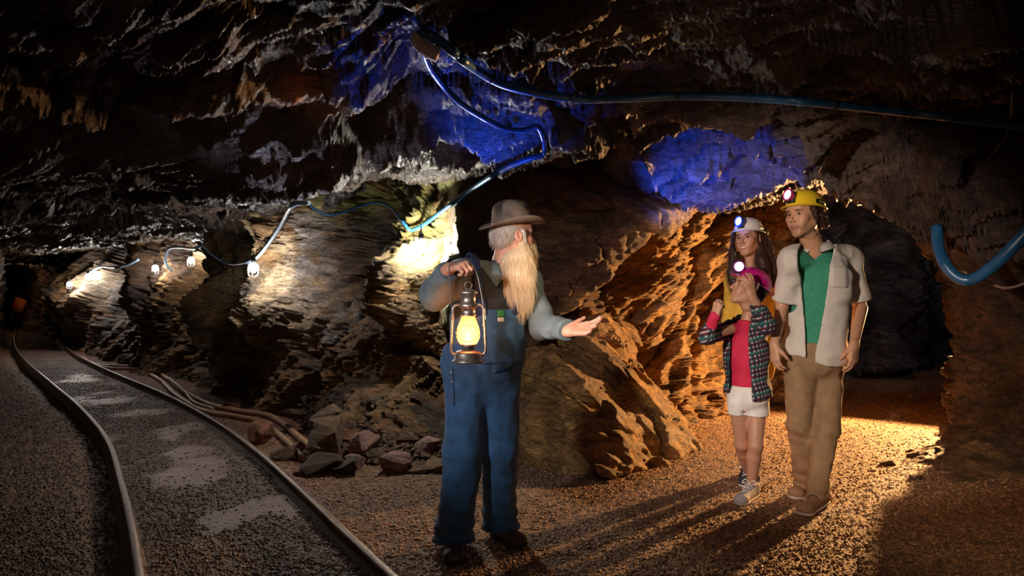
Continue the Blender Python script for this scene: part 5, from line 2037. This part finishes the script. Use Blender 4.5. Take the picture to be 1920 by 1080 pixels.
# ---- helmets
def helmet(Hc, a, pitch, roll, sc, color, label, ring_col, lens_col, lens_str, lamp_dir=(0, 1, 0.0), rough=.3, band=True):
    R = fmat(a, pitch, roll) * sc
    org = Hc + R @ np.array([0, -.012, .035])
    root = empty('helmet', org)
    tag(root, label, 'helmet')
    seg, V, Q = 56, [], []
    prof = [(.0, .098), (.03, .0955), (.058, .085), (.080, .066), (.093, .042), (.099, .018), (.101, .004), (.104, .0), (.112, -.003), (.113, -.006), (.103, -.005), (.097, .004), (.09, .03)]
    for r, z in prof:
        for k in range(seg):
            t = k * 2 * math.pi / seg
            x, y = r * math.cos(t) * .90, r * math.sin(t) * 1.10
            if .103 < r and math.sin(t) > .2:
                y += (r - .102) * 3.2 * (math.sin(t) - .2); z_ = z - .004 * (math.sin(t) - .2)
            else: z_ = z
            rr = 0.0035 * math.exp(-(x / .013) ** 2) * (1 if z > .02 else 0) if r > 0.001 else 0.0035
            V.append((x, y, z_ + rr))
    for i in range(len(prof) - 1):
        for k in range(seg):
            Q.append([i * seg + k, (i + 1) * seg + k, (i + 1) * seg + (k + 1) % seg, i * seg + (k + 1) % seg])
    W = np.array(V) @ R.T + org
    obj('shell', mesh_from(W, np.array(Q), 'shell'), simple('helmet plastic', color, rough, spec=.6), root)
    def Lw(p): return org + R @ np.array(p)
    # lamp bracket, housing, lens
    ld = R @ np.array(lamp_dir); ld /= np.linalg.norm(ld)
    MB().box(Lw((0, .112, .030)), (.04 * sc, .016 * sc, .034 * sc), R / sc).build('lamp_bracket', M_black, root)
    c = Lw((0, .125, .052))
    lb = MB().lathe([(.0, -.022), (.022, -.022), (.030, -.012), (.034, .004), (.036, .018), (.033, .022), (.028, .020), (.026, .012)], c, 28, ld)
    lp = lb.build('headlamp', simple('headlamp housing', ring_col, .35, spec=.6), root)
    MB().lathe([(.0, .0165), (.018, .0160), (.027, .0145)], c, 24, ld).build('lens', simple('headlamp lens', (.8, .8, .8), .2, emit=lens_col, estr=lens_str), lp)
    MB().lathe([(.0005, .0200), (.006, .0185), (.0062, .0165)], c, 12, ld).build('bulb', simple('headlamp bulb', (1, 1, 1), .2, emit=(1, 1, 1), estr=lens_str * 2.5), lp)
    # cable to the back of the shell
    sq = MB()
    return root, Lw, R


def side_label(root, Lw, R, sc, q, mat, ink):
    """black printed strip on the side of a helmet shell"""
    def surf(t, z, e):
        zs = [.098, .0955, .085, .066, .042, .018, .004]; rs_ = [.0, .03, .058, .080, .093, .099, .101]
        r = np.interp(z, zs[::-1], rs_[::-1]) + e
        return Lw((r * math.cos(t) * .90, r * math.sin(t) * 1.10, z))
    def strip(t0, t1, z0, z1, e, name, m):
        n = 8
        V = []
        for i in range(n):
            t = t0 + (t1 - t0) * i / (n - 1)
            for z, ee in ((z0, e), (z1, e), (z1, e - .004), (z0, e - .004)):
                V.append(surf(t, z, ee))
        Q = []
        for i in range(n - 1):
            for j in range(4):
                Q.append([i * 4 + j, i * 4 + (j + 1) % 4, (i + 1) * 4 + (j + 1) % 4, (i + 1) * 4 + j])
        Q += [[0, 1, 2, 3], [(n - 1) * 4 + j for j in (3, 2, 1, 0)]]
        return obj(name, mesh_from(np.array(V), np.array(Q), name, False), m, root)
    t0, t1 = (-.75, .25) if q > 0 else (math.pi + .75, math.pi - .25)
    lb = strip(t0, t1, .010, .034, .0035, 'side_label', mat)
    d = (t1 - t0)
    for k in range(5):
        a = t0 + d * (.14 + .15 * k)
        s_ = strip(a, a + d * .10, .018, .026, .0045, 'letter', ink)
        s_.parent = lb


# ================================================================ the man
def build_man():
    root = empty('person', ((1530 - 960) / F * 4.12, 4.12, 0))
    tag(root, 'young man in an open pale shirt over a green t-shirt and khaki trousers', 'person')
    Hc = P3(1507, 402, 4.06)
    hv, hq, hc, R = head_mesh(Hc, 120, -2, 3, 1.10, SK_M, (.34, .11, .085), (.03, .018, .012), 'closed', stubble=(.16, .09, .06))
    shR, shL = P3(1486, 487, 4.08), P3(1590, 486, 4.20)
    elR, wrR = P3(1466, 572, 4.20), P3(1452, 648, 4.10)
    elL, wrL = P3(1613, 578, 4.18), P3(1601, 648, 4.00)
    chest, neck, pelvis = P3(1537, 535, 4.16), P3(1532, 462, 4.14), P3(1526, 668, 4.16)
    hipR, hipL = P3(1499, 690, 4.15), P3(1551, 690, 4.17)
    knR, knL = P3(1500, 795, 4.14), P3(1549, 800, 4.08)
    anR, anL = P3(1508, 915, 4.26), P3(1530, 925, 4.02)
    yaw = 146
    s = Sculpt((1.4, 3.7, -.02), (2.3, 4.6, 1.78), .0105)
    torso_sdf(s, pelvis, chest, neck, shR, shL, yaw, -.02, 1.05)
    for a_, b_, c_ in ((shR, elR, wrR), (shL, elL, wrL)):
        s.cap(a_, b_, .036, .040, k=.03)
        if a_ is shR: s.cap(b_, c_, .040, .027, k=.02)
    for a_, b_, c_ in ((hipR, knR, anR), (hipL, knL, anL)):
        s.cap(a_, b_, .075, .052, k=.03); s.cap(b_, c_, .05, .036, k=.02)
    s.cap(neck - np.array([0, 0, .05]), Hc + np.array([.016, .016, -.075]), .066, .053, k=.03)
    bv, bq = s.mesh()
    f1 = hand_mesh(wrL, (-.10, -.12, -1), (.55, -.8, 0), 1, SK_M, 1.04, curls=((.3, .45, .3), (.35, .5, .35), (.4, .55, .35), (.45, .6, .4)), thumb=(.5, .85, -.5), forearm=elL, fore_r=.044)
    f2 = hand_mesh(wrR, (.0, -.15, -1), (-.9, -.3, 0), -1, SK_M, 1.0, thumb=(.5, .85, -.5), forearm=elR * .9 + wrR * .1, fore_r=.04)
    V, Q, c = cat_mesh([(hv, hq, hc), (bv, bq, SK_M), f1, f2])
    obj('body', mesh_from(V, Q, 'body'), M_skin, root, c)
    eyes(root, Hc, R, (.35, 0))
    def loc(p): return Hc + R @ np.array(p)
    Rn = R / 1.10
    s = Sculpt(Hc - .17, Hc + .17, .0045)
    s.ell(loc((0, -.028, .035)), (.094, .104, .094), Rn, k=0)
    for q in (-1, 1):
        s.cap(loc((q * .078, .02, .02)), loc((q * .080, .005, -.028)), .016, .012, k=.015)
        for k in range(5):
            s.ell(loc((q * (.078 - .006 * k), -.035 - .016 * k, -.02 - .009 * k + .008 * (k % 2))), (.024, .024, .026), k=.006)
    s.ell(loc((0, -.10, -.035)), (.06, .035, .055), Rn, k=.012)
    s.ell(loc((0, .092, -.02)), (.078, .082, .13), Rn, k=.008, op='cut')
    add_noise(s, lambda P: wrinkle(P, 15, .007, (45, 45, 40)))
    V, Q = s.mesh()
    hcol = np.array([.035, .016, .010])
    hr = obj('hair', mesh_from(V, Q, 'hair'), M_hair, root, np.tile(hcol, (len(V), 1)))
    p_, n_ = surf_pick(V, Q, 1500, 3, lambda c_: c_[:, 2] < Hc[2] + .03)
    strands('hair_strands', p_, n_ + np.array([0, 0, -.3]), np.full(1500, .014), M_hair, hr, r=.0009, seed=4, segs=3, curl=1.0, col=hcol * 1.4)
    Rm = fmat(yaw)
    # green t-shirt
    s = Sculpt((1.45, 3.8, .8), (2.3, 4.55, 1.55), .008)
    torso_sdf(s, pelvis + np.array([0, 0, .04]), chest, neck - np.array([0, 0, .04]), shR, shL, yaw, .004, 1.05, sh=.050)
    add_noise(s, lambda P: wrinkle(P, 51, .005, (8, 8, 12)))
    X, Y, Z = s.grid()
    Lc = np.stack([X - neck[0], Y - neck[1], Z - neck[2]], -1) @ Rm
    vn = -(np.abs(Lc[..., 0]) * .85 - (Lc[..., 2] + .085))
    vn = np.where(Lc[..., 1] > 0, vn, -(.1 - Lc[..., 2]) * -1 - .1)
    s.d = np.maximum(s.d, np.where(Lc[..., 1] > 0.0, -(np.abs(Lc[..., 0]) * 1.15 - (Lc[..., 2] + .085)), Lc[..., 2] - .02) * .7).astype(np.float32)
    cut_plane(s, (0, 0, at(0, 645, 4.1).z), (0, 0, -1))
    cloth('t_shirt', s, M_green, root)
    # open shirt
    s = Sculpt((1.35, 3.72, .78), (2.35, 4.62, 1.56), .0078)
    torso_sdf(s, pelvis + np.array([0, 0, .04]), chest, neck - np.array([0, 0, .03]), shR, shL, yaw, .030, 1.06, 1.02, sh=.040)
    s.ell(pelvis, (.178, .145, .17), Rm, k=.05)
    for q_ in (shR, shL): s.cap(neck + np.array([0, 0, -.005]), q_, .078, .058, k=.04)
    s.cap(shR, elR * .85 + shR * .15, .060, .066, k=.06); s.cap(shL, elL * .85 + shL * .15, .061, .068, k=.06)
    for a_, b_ in ((shR, elR), (shL, elL)):
        n = (b_ - a_) / np.linalg.norm(b_ - a_)
        e = a_ + (b_ - a_) * .84
        s.cap(e - n * .04, e + n * .0, .064, .064, k=.004)
    add_noise(s, lambda P: wrinkle(P, 52, .011, (7, 7, 9)))
    for a_, b_ in ((shR, elR), (shL, elL)):
        n = (b_ - a_) / np.linalg.norm(b_ - a_)
        e = a_ + (b_ - a_) * .84
        X, Y, Z = s.grid()
        pl = (X - e[0]) * n[0] + (Y - e[1]) * n[1] + (Z - e[2]) * n[2] - .012
        near = np.sqrt((X - e[0]) ** 2 + (Y - e[1]) ** 2 + (Z - e[2]) ** 2) < .096
        s.d = np.where(near, np.maximum(s.d, pl), s.d).astype(np.float32)
    X, Y, Z = s.grid()
    hem = at(0, 676, 4.1).z
    shellify(s, .016)
    Lc = np.stack([X - chest[0], Y - chest[1], Z - chest[2]], -1) @ Rm
    # the front stands open from collar to hem
    op = np.maximum(np.abs(Lc[..., 0] - .005 + .04 * Lc[..., 2]) - (.074 + .05 * np.clip(Lc[..., 2] - .05, 0, .2) - .12 * np.clip(-Lc[..., 2], 0, .4)), -Lc[..., 1])
    s.d = np.maximum(s.d, -op).astype(np.float32)
    s.d = np.maximum(s.d, hem - Z + .03 * np.sin(Lc[..., 0] * 14)).astype(np.float32)
    s.cap(neck + np.array([0, 0, .0]), neck + np.array([0, 0, .2]), .066, .09, k=.01, op='cut')
    sh = cloth('open_shirt', s, M_linen, root)
    # collar wings
    nb = neck + np.array([0, 0, -.005])
    for a0, a1 in ((-40, 75), (105, 222)):
        t_ = np.radians(np.linspace(a0, a1, 12))
        V = []
        for k, t in enumerate(t_):
            dirv = Rm @ np.array([math.cos(t), math.sin(t) * .95, 0])
            edge = k / 11 if a0 < 0 else 1 - k / 11
            ext = .03 * max(0, edge - .5) * 2
            V += [nb + dirv * .070 + np.array([0, 0, .045 - .025 * edge]), nb + dirv * (.108 + ext * .3) + np.array([0, 0, -.005 - ext]),
                  nb + dirv * (.100 + ext * .3) + np.array([0, 0, -.010 - ext]), nb + dirv * .062 + np.array([0, 0, .038 - .025 * edge])]
        Q = [[k * 4 + j, k * 4 + (j + 1) % 4, (k + 1) * 4 + (j + 1) % 4, (k + 1) * 4 + j] for k in range(11) for j in range(4)]
        Q += [[0, 1, 2, 3], [44 + j for j in (3, 2, 1, 0)]]
        obj('collar', mesh_from(np.array(V), np.array(Q), 'collar'), M_linen, root)
    # trousers
    s = Sculpt((1.4, 3.7, .02), (2.25, 4.6, 1.1), .0085)
    s.ell(pelvis, (.168, .125, .15), Rm, k=0)
    s.cap(hipR, knR, .092, .072, k=.03); s.cap(knR, anR, .072, .052, k=.03)
    s.cap(hipL, knL, .092, .074, k=.03); s.cap(knL, anL, .074, .056, k=.03)
    def wl(P):
        low = np.exp(-np.clip(P[:, 2] - .08, 0, 9) / .14)
        kn = np.exp(-((P[:, 2] - .48) / .10) ** 2)
        return (wrinkle(P, 56, .012, (9, 9, 6)) + (low * .006 + kn * .003) * np.sin(P[:, 2] * 80 + 5 * perlin(P * 7, 3))).astype(np.float32)
    add_noise(s, wl)
    cut_plane(s, (0, 0, .055), (0, 0, -1)); cut_plane(s, (0, 0, pelvis[2] + .09), (0, 0, 1))
    tr = cloth('trousers', s, M_khaki, root)
    patch('pocket', sh, [(1549, 497), (1590, 497), (1590, 540), (1547, 540)], M_linen, root, thick=.003)
    for hx, tx in (((1548, 4.10), (1503, 3.86)), ((1516, 4.38), (1488, 4.16))):
        g = lambda x, Y: np.array([(x - 960) / F * Y, Y, .012])
        shoe(root, g(*hx), g(*tx), M_tansh, M_sole, M_boot, .050)
    hr_, Lw, RR_ = helmet(Hc, 120, 4, 3, 1.12, (.75, .50, .02), 'yellow hard hat with a pink ringed headlamp on the young man', (.42, .03, .16), (1, .55, .85), 9, (.15, 1, .12))
    side_label(hr_, Lw, RR_, 1.12, -1, M_black, simple('yellow print', (.6, .5, .1), .5))
    return root


build_man()


# ================================================================ the woman
def build_woman():
    Yw = 4.62
    root = empty('person', ((1408 - 960) / F * Yw, Yw, 0))
    tag(root, 'smiling woman with long dark hair standing behind the child', 'person')
    Hc = P3(1403, 446, 4.58)
    hv, hq, hc, R = head_mesh(Hc, 136, 0, 4, 1.0, SK_W, (.45, .12, .10), (.03, .018, .012), 'smile', female=True)
    shR, shL = P3(1376, 527, 4.58), P3(1449, 525, 4.68)
    elR, wrR = P3(1368, 600, 4.66), P3(1376, 660, 4.50)
    elL, wrL = P3(1451, 600, 4.72), P3(1436, 655, 4.56)
    chest, neck, pelvis = P3(1412, 570, 4.64), P3(1410, 503, 4.63), P3(1408, 680, 4.64)
    hipR, hipL = P3(1395, 700, 4.63), P3(1421, 700, 4.66)
    knR, knL = P3(1398, 795, 4.62), P3(1415, 795, 4.64)
    anR, anL = P3(1402, 882, 4.66), P3(1415, 882, 4.68)
    yaw = 165
    s = Sculpt((1.25, 4.3, -.02), (1.95, 4.95, 1.7), .0105)
    torso_sdf(s, pelvis, chest, neck, shR, shL, yaw, -.02, .85, .9)
    for a_, b_, c_ in ((shR, elR, wrR), (shL, elL, wrL)):
        s.cap(a_, b_, .038, .032, k=.03); s.cap(b_, c_, .032, .022, k=.02)
    for a_, b_, c_ in ((hipR, knR, anR), (hipL, knL, anL)):
        s.cap(a_, b_, .065, .045, k=.03); s.cap(b_, c_, .045, .03, k=.02)
    s.cap(neck - np.array([0, 0, .05]), Hc + np.array([.01, .02, -.08]), .052, .046, k=.03)
    bv, bq = s.mesh()
    f1 = hand_mesh(wrL, (-.1, -.2, -1), (.9, -.3, 0), 1, SK_W, .9, thumb=(.5, .85, -.5), h=.004)
    f2 = hand_mesh(wrR, (.1, -.2, -1), (-.9, -.3, 0), -1, SK_W, .9, thumb=(.5, .85, -.5), h=.004)
    V, Q, c = cat_mesh([(hv, hq, hc), (bv, bq, SK_W), f1, f2])
    obj('body', mesh_from(V, Q, 'body'), M_skin, root, c)
    eyes(root, Hc, R, (.3, 0))
    def loc(p): return Hc + R @ np.array(p)
    # long wavy hair
    s = Sculpt(Hc + np.array([-.20, -.16, -.36]), Hc + np.array([.24, .22, .14]), .005)
    s.ell(loc((0, -.028, .028)), (.086, .095, .090), R, k=0)
    for (pts, r0, r1) in (([(1381, 440, 4.54), (1377, 475, 4.52), (1374, 512, 4.50), (1378, 535, 4.48)], .032, .030),
                          ([(1428, 438, 4.60), (1437, 470, 4.62), (1447, 500, 4.62), (1450, 530, 4.60)], .042, .036),
                          ([(1422, 460, 4.58), (1428, 490, 4.54), (1434, 520, 4.52), (1438, 548, 4.50)], .034, .026),
                          ([(1412, 470, 4.72), (1414, 510, 4.74), (1414, 540, 4.74)], .07, .05)):
        P = [P3(*p) for p in pts]
        for k in range(len(P) - 1):
            s.cap(P[k], P[k + 1], r0 + (r1 - r0) * k / len(P), r0 + (r1 - r0) * (k + 1) / len(P), k=.025)
    s.ell(loc((0, .088, -.028)), (.060, .082, .110), R, k=.01, op='cut')
    s.cap(neck + np.array([-.03, -.12, -.1]), Hc + np.array([-.03, -.12, -.05]), .05, .06, k=.02, op='cut')
    add_noise(s, lambda P: wrinkle(P + .006 * np.sin(P[:, 2:3] * 60), 25, .007, (55, 55, 9)))
    V, Q = s.mesh()
    hcol = np.array([.032, .014, .008])
    hr = obj('hair', mesh_from(V, Q, 'hair'), M_hair, root, np.tile(hcol, (len(V), 1)))
    hr['label'] = 'long wavy dark brown hair'
    p_, n_ = surf_pick(V, Q, 3200, 3, lambda c_: c_[:, 2] < Hc[2] + .02)
    strands('hair_strands', p_, n_ * .4 + np.array([0, 0, -1]), np.full(3200, .06), M_hair, hr, r=.0008, seed=4, segs=5, curl=.55, col=hcol * 1.5)
    # mustard top with long sleeves
    s = Sculpt((1.25, 4.25, .65), (1.95, 5.0, 1.5), .009)
    torso_sdf(s, pelvis, chest, neck - np.array([0, 0, .03]), shR, shL, yaw, .012, .88, .95, sh=.046)
    s.cap(shR, elR, .056, .048, k=.03); s.cap(elR, wrR, .046, .034, k=.02)
    s.cap(shL, elL, .058, .050, k=.03); s.cap(elL, wrL, .048, .036, k=.02)
    s.ell(pelvis - np.array([0, 0, .03]), (.145, .115, .16), fmat(yaw), k=.04)
    add_noise(s, lambda P: wrinkle(P, 61, .008, (8, 8, 8)))
    s.cap(neck + np.array([-.01, -.04, .0]), neck + np.array([0, -.03, .2]), .07, .1, k=.01, op='cut')
    cloth('top', s, M_must, root)
    s = Sculpt((1.3, 4.3, .02), (1.9, 4.95, 1.0), .01)
    s.ell(pelvis - np.array([0, 0, .02]), (.13, .10, .14), fmat(yaw), k=0)
    s.cap(hipR, knR, .068, .050, k=.03); s.cap(knR, anR, .048, .038, k=.03)
    s.cap(hipL, knL, .068, .050, k=.03); s.cap(knL, anL, .048, .038, k=.03)
    add_noise(s, lambda P: wrinkle(P, 62, .004, (8, 8, 8)))
    cut_plane(s, (0, 0, .07), (0, 0, -1))
    cloth('trousers', s, M_blackc, root)
    for x_ in (1400, 1416):
        g = lambda x, Y: np.array([(x - 960) / F * Y, Y, .012])
        shoe(root, g(x_, 4.72), g(x_ - 4, 4.50), M_blackc, M_soled, None, .040)
    hr_, Lw, RR_ = helmet(Hc, 136, 6, 4, 1.03, (.72, .66, .60), 'white hard hat with a blue ringed headlamp on the long-haired woman', (.02, .07, .42), (.25, .5, 1), 7, (.35, 1, .1))
    side_label(hr_, Lw, RR_, 1.03, -1, M_black, simple('grey print', (.4, .4, .4), .5))
    return root


build_woman()


# ================================================================ the child
def plaid_mat():
    m, nt, b = new_mat('plaid flannel')
    L = nt.links.new
    tc = nd(nt, 'ShaderNodeTexCoord')
    mp = nd(nt, 'ShaderNodeMapping'); mp.inputs['Rotation'].default_value = (0.1, .25, .15)
    L(tc.outputs['Object'], mp.inputs[0])
    sx = nd(nt, 'ShaderNodeSeparateXYZ'); L(mp.outputs[0], sx.inputs[0])
    def band(sock, per, lo, hi, off=0.0):
        a = nd(nt, 'ShaderNodeMath', operation='MULTIPLY_ADD'); L(sock, a.inputs[0]); a.inputs[1].default_value = 1 / per; a.inputs[2].default_value = off
        f = nd(nt, 'ShaderNodeMath', operation='FRACT'); L(a.outputs[0], f.inputs[0])
        g = nd(nt, 'ShaderNodeMath', operation='GREATER_THAN'); L(f.outputs[0], g.inputs[0]); g.inputs[1].default_value = lo
        l = nd(nt, 'ShaderNodeMath', operation='LESS_THAN'); L(f.outputs[0], l.inputs[0]); l.inputs[1].default_value = hi
        mu = nd(nt, 'ShaderNodeMath', operation='MULTIPLY'); L(g.outputs[0], mu.inputs[0]); L(l.outputs[0], mu.inputs[1])
        return mu.outputs[0]
    xy = nd(nt, 'ShaderNodeMath', operation='ADD'); L(sx.outputs[0], xy.inputs[0]); L(sx.outputs[1], xy.inputs[1])
    A = band(xy.outputs[0], .027, .0, .40); Bz = band(sx.outputs[2], .027, .0, .40)
    A2 = band(xy.outputs[0], .068, .5, .72, .3); B2 = band(sx.outputs[2], .081, .4, .6, .2)
    def mixrgb(fac, c1, c2):
        mx = nd(nt, 'ShaderNodeMix', data_type='RGBA')
        if hasattr(fac, 'links'): L(fac, mx.inputs[0])
        for i, c in ((6, c1), (7, c2)):
            if hasattr(c, 'links'): L(c, mx.inputs[i])
            else: mx.inputs[i].default_value = (*c, 1)
        return mx.outputs[2]
    c = mixrgb(A, (.010, .010, .016), (.10, .008, .015))
    c = mixrgb(Bz, c, (.02, .035, .06))
    c = mixrgb(B2, c, (.012, .09, .08))
    mul = nd(nt, 'ShaderNodeMath', operation='MULTIPLY'); L(A, mul.inputs[0]); L(Bz, mul.inputs[1])
    c = mixrgb(mul.outputs[0], c, (.34, .30, .27))
    L(c, b.inputs['Base Color'])
    b.inputs['Roughness'].default_value = .85
    return m


def build_child():
    Yc = 4.2
    root = empty('person', ((1403 - 960) / F * Yc, Yc, 0))
    tag(root, 'child in an open plaid shirt, red top and white shorts looking up in wonder', 'person')
    Hc = P3(1404, 541, 4.16)
    hv, hq, hc, R = head_mesh(Hc, 93, 22, 0, .94, SK_C, (.50, .16, .14), (.06, .03, .02), 'open', female=True)
    shR, shL = P3(1373, 616, 4.14), P3(1425, 616, 4.24)
    elR, wrR = P3(1326, 632, 4.04), P3(1341, 592, 3.96)
    elL, wrL = P3(1438, 610, 4.03), P3(1409, 553, 3.98)
    chest, neck, pelvis = P3(1398, 655, 4.20), P3(1400, 600, 4.19), P3(1402, 742, 4.21)
    hipR, hipL = P3(1386, 755, 4.20), P3(1420, 755, 4.22)
    knR, knL = P3(1391, 832, 4.26), P3(1417, 835, 4.12)
    anR, anL = P3(1403, 888, 4.52), P3(1409, 913, 4.18)
    yaw = 142
    s = Sculpt((1.15, 3.85, -.02), (1.75, 4.75, 1.34), .008)
    torso_sdf(s, pelvis, chest, neck, shR, shL, yaw, -.028, .72, .78, sh=.044)
    for a_, b_, c_ in ((shR, elR, wrR), (shL, elL, wrL)):
        s.cap(a_, b_, .032, .028, k=.02); s.cap(b_, c_, .028, .019, k=.02)
    for a_, b_, c_, q in ((hipR, knR, anR, 1), (hipL, knL, anL, 1)):
        s.cap(a_, b_, .062, .043, k=.02)
        cf = b_ + (c_ - b_) * .3 + np.array([0, .012, 0])
        s.cap(b_, cf, .041, .043, k=.02); s.cap(cf, c_, .043, .027, k=.02)
    s.cap(neck - np.array([0, 0, .04]), Hc + np.array([.02, .01, -.06]), .040, .040, k=.02)
    s.cap(anR, anR + np.array([-.01, .0, -.04]), .027, k=.01); s.cap(anL, anL + np.array([-.01, 0, -.04]), .027, k=.01)
    bv, bq = s.mesh()
    # right hand raised in a loose curl, left hand at the headlamp
    f1 = hand_mesh(wrR, (.22, -.12, .95), (-.6, -.5, .2), -1, SK_C, .80, curls=((.7, 1.0, .6), (.9, 1.1, .7), (1.0, 1.2, .7), (1.0, 1.2, .7)), thumb=(.4, .9, -.5), forearm=elR * .3 + wrR * .7, h=.0028)
    f2 = hand_mesh(wrL, (-.22, -.15, .95), (.25, -.9, -.1), 1, SK_C, .84, curls=((.2, .5, .3), (.35, .5, .3), (.45, .5, .3), (.5, .5, .3)), spread=.10, thumb=(1.0, .4, -.3), forearm=elL * .3 + wrL * .7, h=.0028)
    V, Q, c = cat_mesh([(hv, hq, hc), (bv, bq, SK_C), f1, f2])
    obj('body', mesh_from(V, Q, 'body'), M_skin, root, c)
    eyes(root, Hc, R, (0, .2))
    def loc(p): return Hc + R @ np.array(p)
    s = Sculpt(Hc - .15, Hc + .15, .0045)
    s.ell(loc((0, -.026, .028)), (.079, .090, .084), R / .94, k=0)
    s.ell(loc((0, -.075, -.02)), (.062, .035, .055), R / .94, k=.02)
    s.ell(loc((0, .085, -.025)), (.062, .082, .11), R / .94, k=.008, op='cut')
    add_noise(s, lambda P: wrinkle(P, 35, .005, (50, 50, 16)))
    V, Q = s.mesh()
    obj('hair', mesh_from(V, Q, 'hair'), M_hair, root, np.tile(np.array([.05, .022, .012]), (len(V), 1)))
    Rm = fmat(yaw)
    s = Sculpt((1.2, 3.9, .55), (1.72, 4.5, 1.16), .0075)
    torso_sdf(s, pelvis + np.array([0, 0, .03]), chest, neck - np.array([0, 0, .02]), shR, shL, yaw, -.012, .74, .82, sh=.044)
    add_noise(s, lambda P: wrinkle(P, 71, .004, (9, 9, 12)))
    cut_plane(s, (0, 0, at(0, 728, 4.1).z), (0, 0, -1))
    s.cap(neck + np.array([0, 0, .01]), neck + np.array([0, 0, .2]), .042, .06, k=.01, op='cut')
    cloth('t_shirt', s, M_red, root)
    s = Sculpt(np.minimum(elR, wrR) - .08, np.maximum(elR, wrR) + .08, .005)
    s.cap(elR + (wrR - elR) * .35, wrR + (elR - wrR) * .02, .034, .031, k=0)
    add_noise(s, lambda P: wrinkle(P, 73, .003, (20, 20, 25)))
    cu = cloth('red_cuff', s, M_red, root)
    Mp = plaid_mat()
    s = Sculpt((1.1, 3.85, .55), (1.78, 4.55, 1.2), .0065)
    torso_sdf(s, pelvis + np.array([0, 0, .02]), chest, neck - np.array([0, 0, .01]), shR, shL, yaw, .012, .80, .88, sh=.042)
    s.ell(pelvis + np.array([0, 0, .0]), (.14, .105, .15), Rm, k=.04)
    s.cap(shR, elR, .050, .046, k=.03); s.cap(elR, elR + (wrR - elR) * .45, .046, .042, k=.02)
    s.cap(shL, elL, .052, .052, k=.03); s.cap(elL, wrL + (elL - wrL) * .12, .052, .038, k=.02)
    add_noise(s, lambda P: wrinkle(P, 72, .007, (12, 12, 14)))
    X, Y, Z = s.grid()
    for e, b_ in ((elR + (wrR - elR) * .45, elR), (wrL + (elL - wrL) * .12, elL)):
        n = (e - b_) / np.linalg.norm(e - b_)
        pl = (X - e[0]) * n[0] + (Y - e[1]) * n[1] + (Z - e[2]) * n[2] - .012
        near = np.sqrt((X - e[0]) ** 2 + (Y - e[1]) ** 2 + (Z - e[2]) ** 2) < .066
        s.d = np.where(near, np.maximum(s.d, pl), s.d).astype(np.float32)
    shellify(s, .0135)
    Lc = np.stack([X - chest[0], Y - chest[1], Z - chest[2]], -1) @ Rm
    op = np.maximum(np.abs(Lc[..., 0] - .005) - (.056 + .06 * np.clip(-Lc[..., 2], 0, .3)), -Lc[..., 1])
    s.d = np.maximum(s.d, -op).astype(np.float32)
    s.d = np.maximum(s.d, at(0, 745, 4.15).z - Z + .02 * np.sin(Lc[..., 0] * 22)).astype(np.float32)
    s.cap(neck + np.array([0, 0, .0]), neck + np.array([0, 0, .2]), .05, .07, k=.01, op='cut')
    ps = cloth('plaid_shirt', s, Mp, root)
    s = Sculpt((1.2, 3.95, .4), (1.75, 4.5, .80), .0065)
    s.ell(pelvis + np.array([0, 0, .0]), (.128, .092, .10), Rm, k=0)
    zh = at(0, 784, 4.1).z
    for hp, kn_ in ((hipR, knR), (hipL, knL)):
        e = hp + (kn_ - hp) * .45
        s.cap(hp, e, .070, .074, k=.02)
    mid = (hipR + hipL) / 2
    s.cap(mid - np.array([0, 0, .050]) + Rm[:, 1] * .15, mid - np.array([0, 0, .050]) - Rm[:, 1] * .15, .006, k=.02, op='cut')
    s.cap(mid - np.array([0, 0, .085]) + Rm[:, 1] * .15, mid - np.array([0, 0, .085]) - Rm[:, 1] * .15, .016, k=.02, op='cut')
    add_noise(s, lambda P: wrinkle(P, 75, .004, (12, 12, 10)))
    cut_plane(s, (0, 0, zh), (0, 0, -1)); cut_plane(s, (0, 0, at(0, 724, 4.15).z), (0, 0, 1))
    cloth('shorts', s, M_white, root)
    g = lambda x, Y, z=.012: np.array([(x - 960) / F * Y, Y, z])
    shoe(root, g(1418, 4.24), g(1384, 4.03), M_sneak, M_sole, M_lace, .042, label='pale canvas sneaker on the front foot')
    sd = shoe(root, g(1404, 4.60, .012), g(1396, 4.39, .012), M_sneakd, M_sole, M_lace, .040, label='dark canvas sneaker on the rear foot')
    hr_, Lw, RR_ = helmet(Hc, 93, 30, 0, 1.0, (.42, .008, .15), 'magenta hard hat tilted back on the child, headlamp lit', (.22, .01, .22), (.55, .75, 1), 16, (-.95, .8, -.3), .2)
    return root


build_child()
# small lights of the three headlamps
